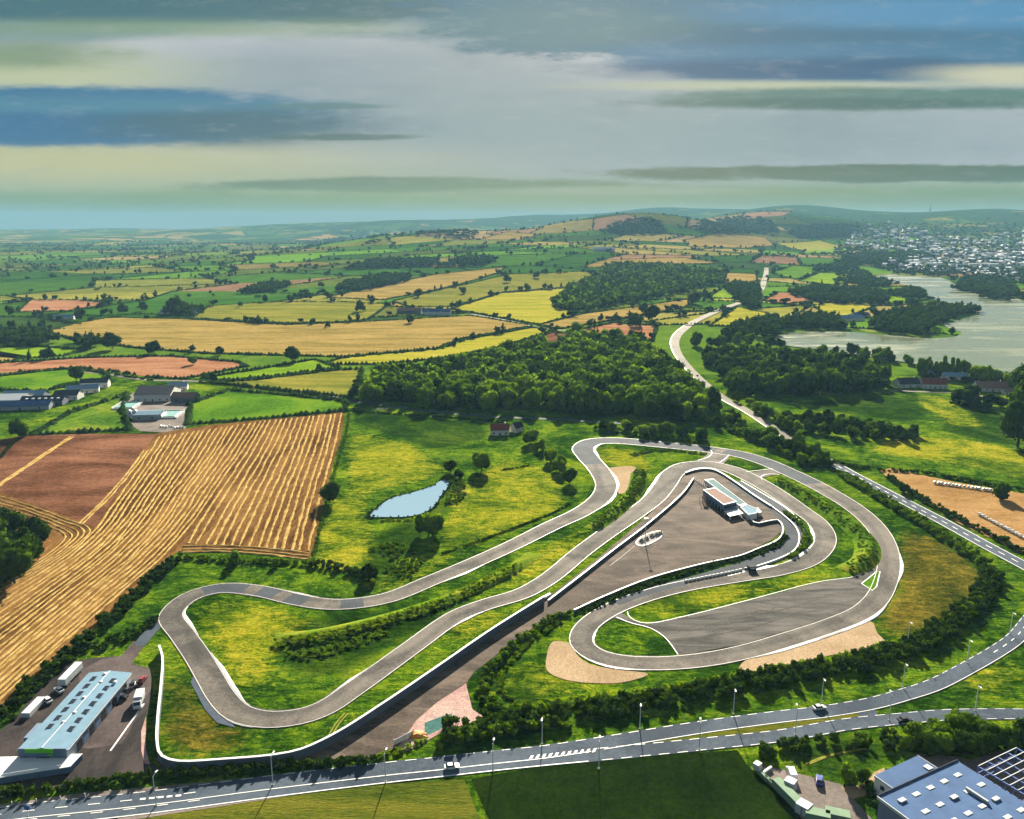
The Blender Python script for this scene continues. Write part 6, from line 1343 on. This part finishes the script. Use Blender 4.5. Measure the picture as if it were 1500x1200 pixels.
# ---- town across the lake
def town_mesh(l, w_, h, rise, roofm):
    ym = 0; V = [(x, y, z) for x in (-l/2, l/2) for y, z in ((-w_/2, -1), (w_/2, -1), (w_/2, h), (0, h+rise), (-w_/2, h))]
    F = [(4, 3, 2, 1, 0), (5, 6, 7, 8, 9), (0, 1, 6, 5), (1, 2, 7, 6), (4, 0, 5, 9), (2, 3, 8, 7), (3, 4, 9, 8)]
    # front windows as dark insets
    k = len(V); M = [0, 0, 0, 0, 0, 1, 1]
    for i in range(3):
        x = -l/2+l*(i+.5)/3; V += [(x-1, -w_/2-.05, h*.3), (x+1, -w_/2-.05, h*.3), (x+1, -w_/2-.05, h*.75), (x-1, -w_/2-.05, h*.75)]; F.append((k, k+1, k+2, k+3)); M.append(2); k += 4
    me = bpy.data.meshes.new('house'); me.from_pydata(V, [], F); me.update()
    for mm in ('render_white', roofm, 'glass_dark'): me.materials.append(MATS[mm])
    me.polygons.foreach_set('material_index', M); return me, V, F, M
m_plain('roof_slate', (.30, .34, .40), .9, .06, .2, .05); m_plain('roof_light', (.62, .66, .70), .9, .06, .1, .05)
TM = [town_mesh(14, 10, 6, 4, 'roof_slate'), town_mesh(18, 11, 7, 4, 'roof_light'), town_mesh(26, 13, 12, 2, 'roof_light'), town_mesh(12, 9, 6, 4, 'roof_brown'), town_mesh(16, 10, 8, 4, 'roof_light')]
tpoly = [(1232, 352), (1260, 330), (1300, 326), (1340, 334), (1380, 344), (1430, 350), (1500, 338), (1540, 345), (1540, 415), (1500, 412), (1420, 402), (1380, 400), (1320, 398), (1290, 394), (1300, 382), (1340, 372), (1280, 366), (1240, 360)]
cand = []
rt = np.random.default_rng(4)
while len(cand) < 800:
    px, py = rt.uniform(1232, 1530), rt.uniform(326, 414)
    if inside(np.array([[px, py]]), tpoly)[0] and rt.random() < .25+.75*(py-326)/88: cand.append((px, py))
cand.sort(key=lambda q: -q[1]); TW = [U(*q) for q in cand]
tw_s = [t for t in TW if math.hypot(t.x, t.y) < 12000 and not inside(np.array([[t.x, t.y]]), LAKE_W)[0]]
for t in tw_s[:200]:
    me = random.choice(TM)[0]; o = bpy.data.objects.new('town_house', me); COL.objects.link(o); o.location = t; o.rotation_euler = (0, 0, random.choice((0, 1.57))+random.uniform(-.4, .4)); k_ = random.uniform(.6, .9); o.scale = (k_, k_, k_*.9)
    tag(o, 'small pale house of the town across the lake', 'house', 'nearer houses of the town')
Vs = []; Fs = []; Ms = []; k = 0
for t in tw_s[200:]:
    me, V, F, M = random.choice(TM); a = random.uniform(0, 3.1); c, s = math.cos(a), math.sin(a)
    Vs += [(t.x+1.1*(x*c-y*s), t.y+1.1*(x*s+y*c), t.z+z*.9) for x, y, z in V]; Fs += [tuple(i+k for i in f) for f in F]; Ms += M; k += len(V)
mesh('distant_town', Vs, Fs, None, kind='stuff', mats=['render_white', 'roof_light', 'glass_dark'], midx=Ms)
tt = [U(rt.uniform(1225, 1530), rt.uniform(328, 418)) for _ in range(2000)]; tt = np.array([(t.x, t.y, t.z) for t in tt if math.hypot(t.x, t.y) < 9000 and not inside(np.array([[t.x, t.y]]), LAKE_W)[0]])
scatter('town_trees', FARTREE, tt, rt.uniform(6, 14, len(tt)), rt.uniform(8, 14, len(tt)), 'leaf_far', kind='stuff')
w = U(1362, 313); e = empty('radio_mast', w, 0, 'thin radio mast on the hill behind the town', 'mast'); tubes('lattice', [((0, 0, 0), (0, 0, 40), 5, 3), ((0, 0, 40), (0, 0, 62), 2.4, 1)], 'pole_metal', e); tubes('platform', [((0, 0, 40), (0, 0, 42), 6, 6)], 'pole_metal', e)

# ---- small groups: say which one by its place in the row
ORD = ['leftmost', 'second from the left', 'third from the left', 'fourth from the left', 'fifth from the left', 'sixth from the left', 'seventh from the left', 'eighth from the left', 'ninth from the left', 'tenth from the left',
       'eleventh from the left', 'twelfth from the left', 'thirteenth from the left', 'fourteenth from the left', 'fifteenth from the left', 'sixteenth from the left', 'seventeenth from the left', 'eighteenth from the left']
same = {}
for o in bpy.data.objects:
    if o.parent is None and 'label' in o: same.setdefault(o['label'], []).append(o)
for lab, obs in same.items():
    if 2 <= len(obs) <= len(ORD):
        obs.sort(key=lambda q: float(proj(q.location.x, q.location.y, q.location.z)[0]))
        for k, o in enumerate(obs): o['label'] = lab+', '+ORD[k]
# ================================================================== HAZE
HB = 17300; HT = float(gz.max())+18; print('haze top', HT)
hv = [(x, y, z) for z in (-4.0, HT) for x, y in ((-HB, -HB), (HB, -HB), (HB, HB), (-HB, HB))]
m, nt = nodes('haze_air'); pv = nt.nodes.new('ShaderNodeVolumePrincipled'); pv.inputs['Color'].default_value = (.14, .285, .41, 1); pv.inputs['Density'].default_value = HAZE_D; pv.inputs['Anisotropy'].default_value = 0.0
o = nt.nodes.new('ShaderNodeOutputMaterial'); nt.links.new(pv.outputs[0], o.inputs['Volume'])
hz = mesh('haze', hv, [(0, 3, 2, 1), (4, 5, 6, 7), (0, 1, 5, 4), (1, 2, 6, 5), (2, 3, 7, 6), (3, 0, 4, 7)], 'haze_air', kind='stuff')
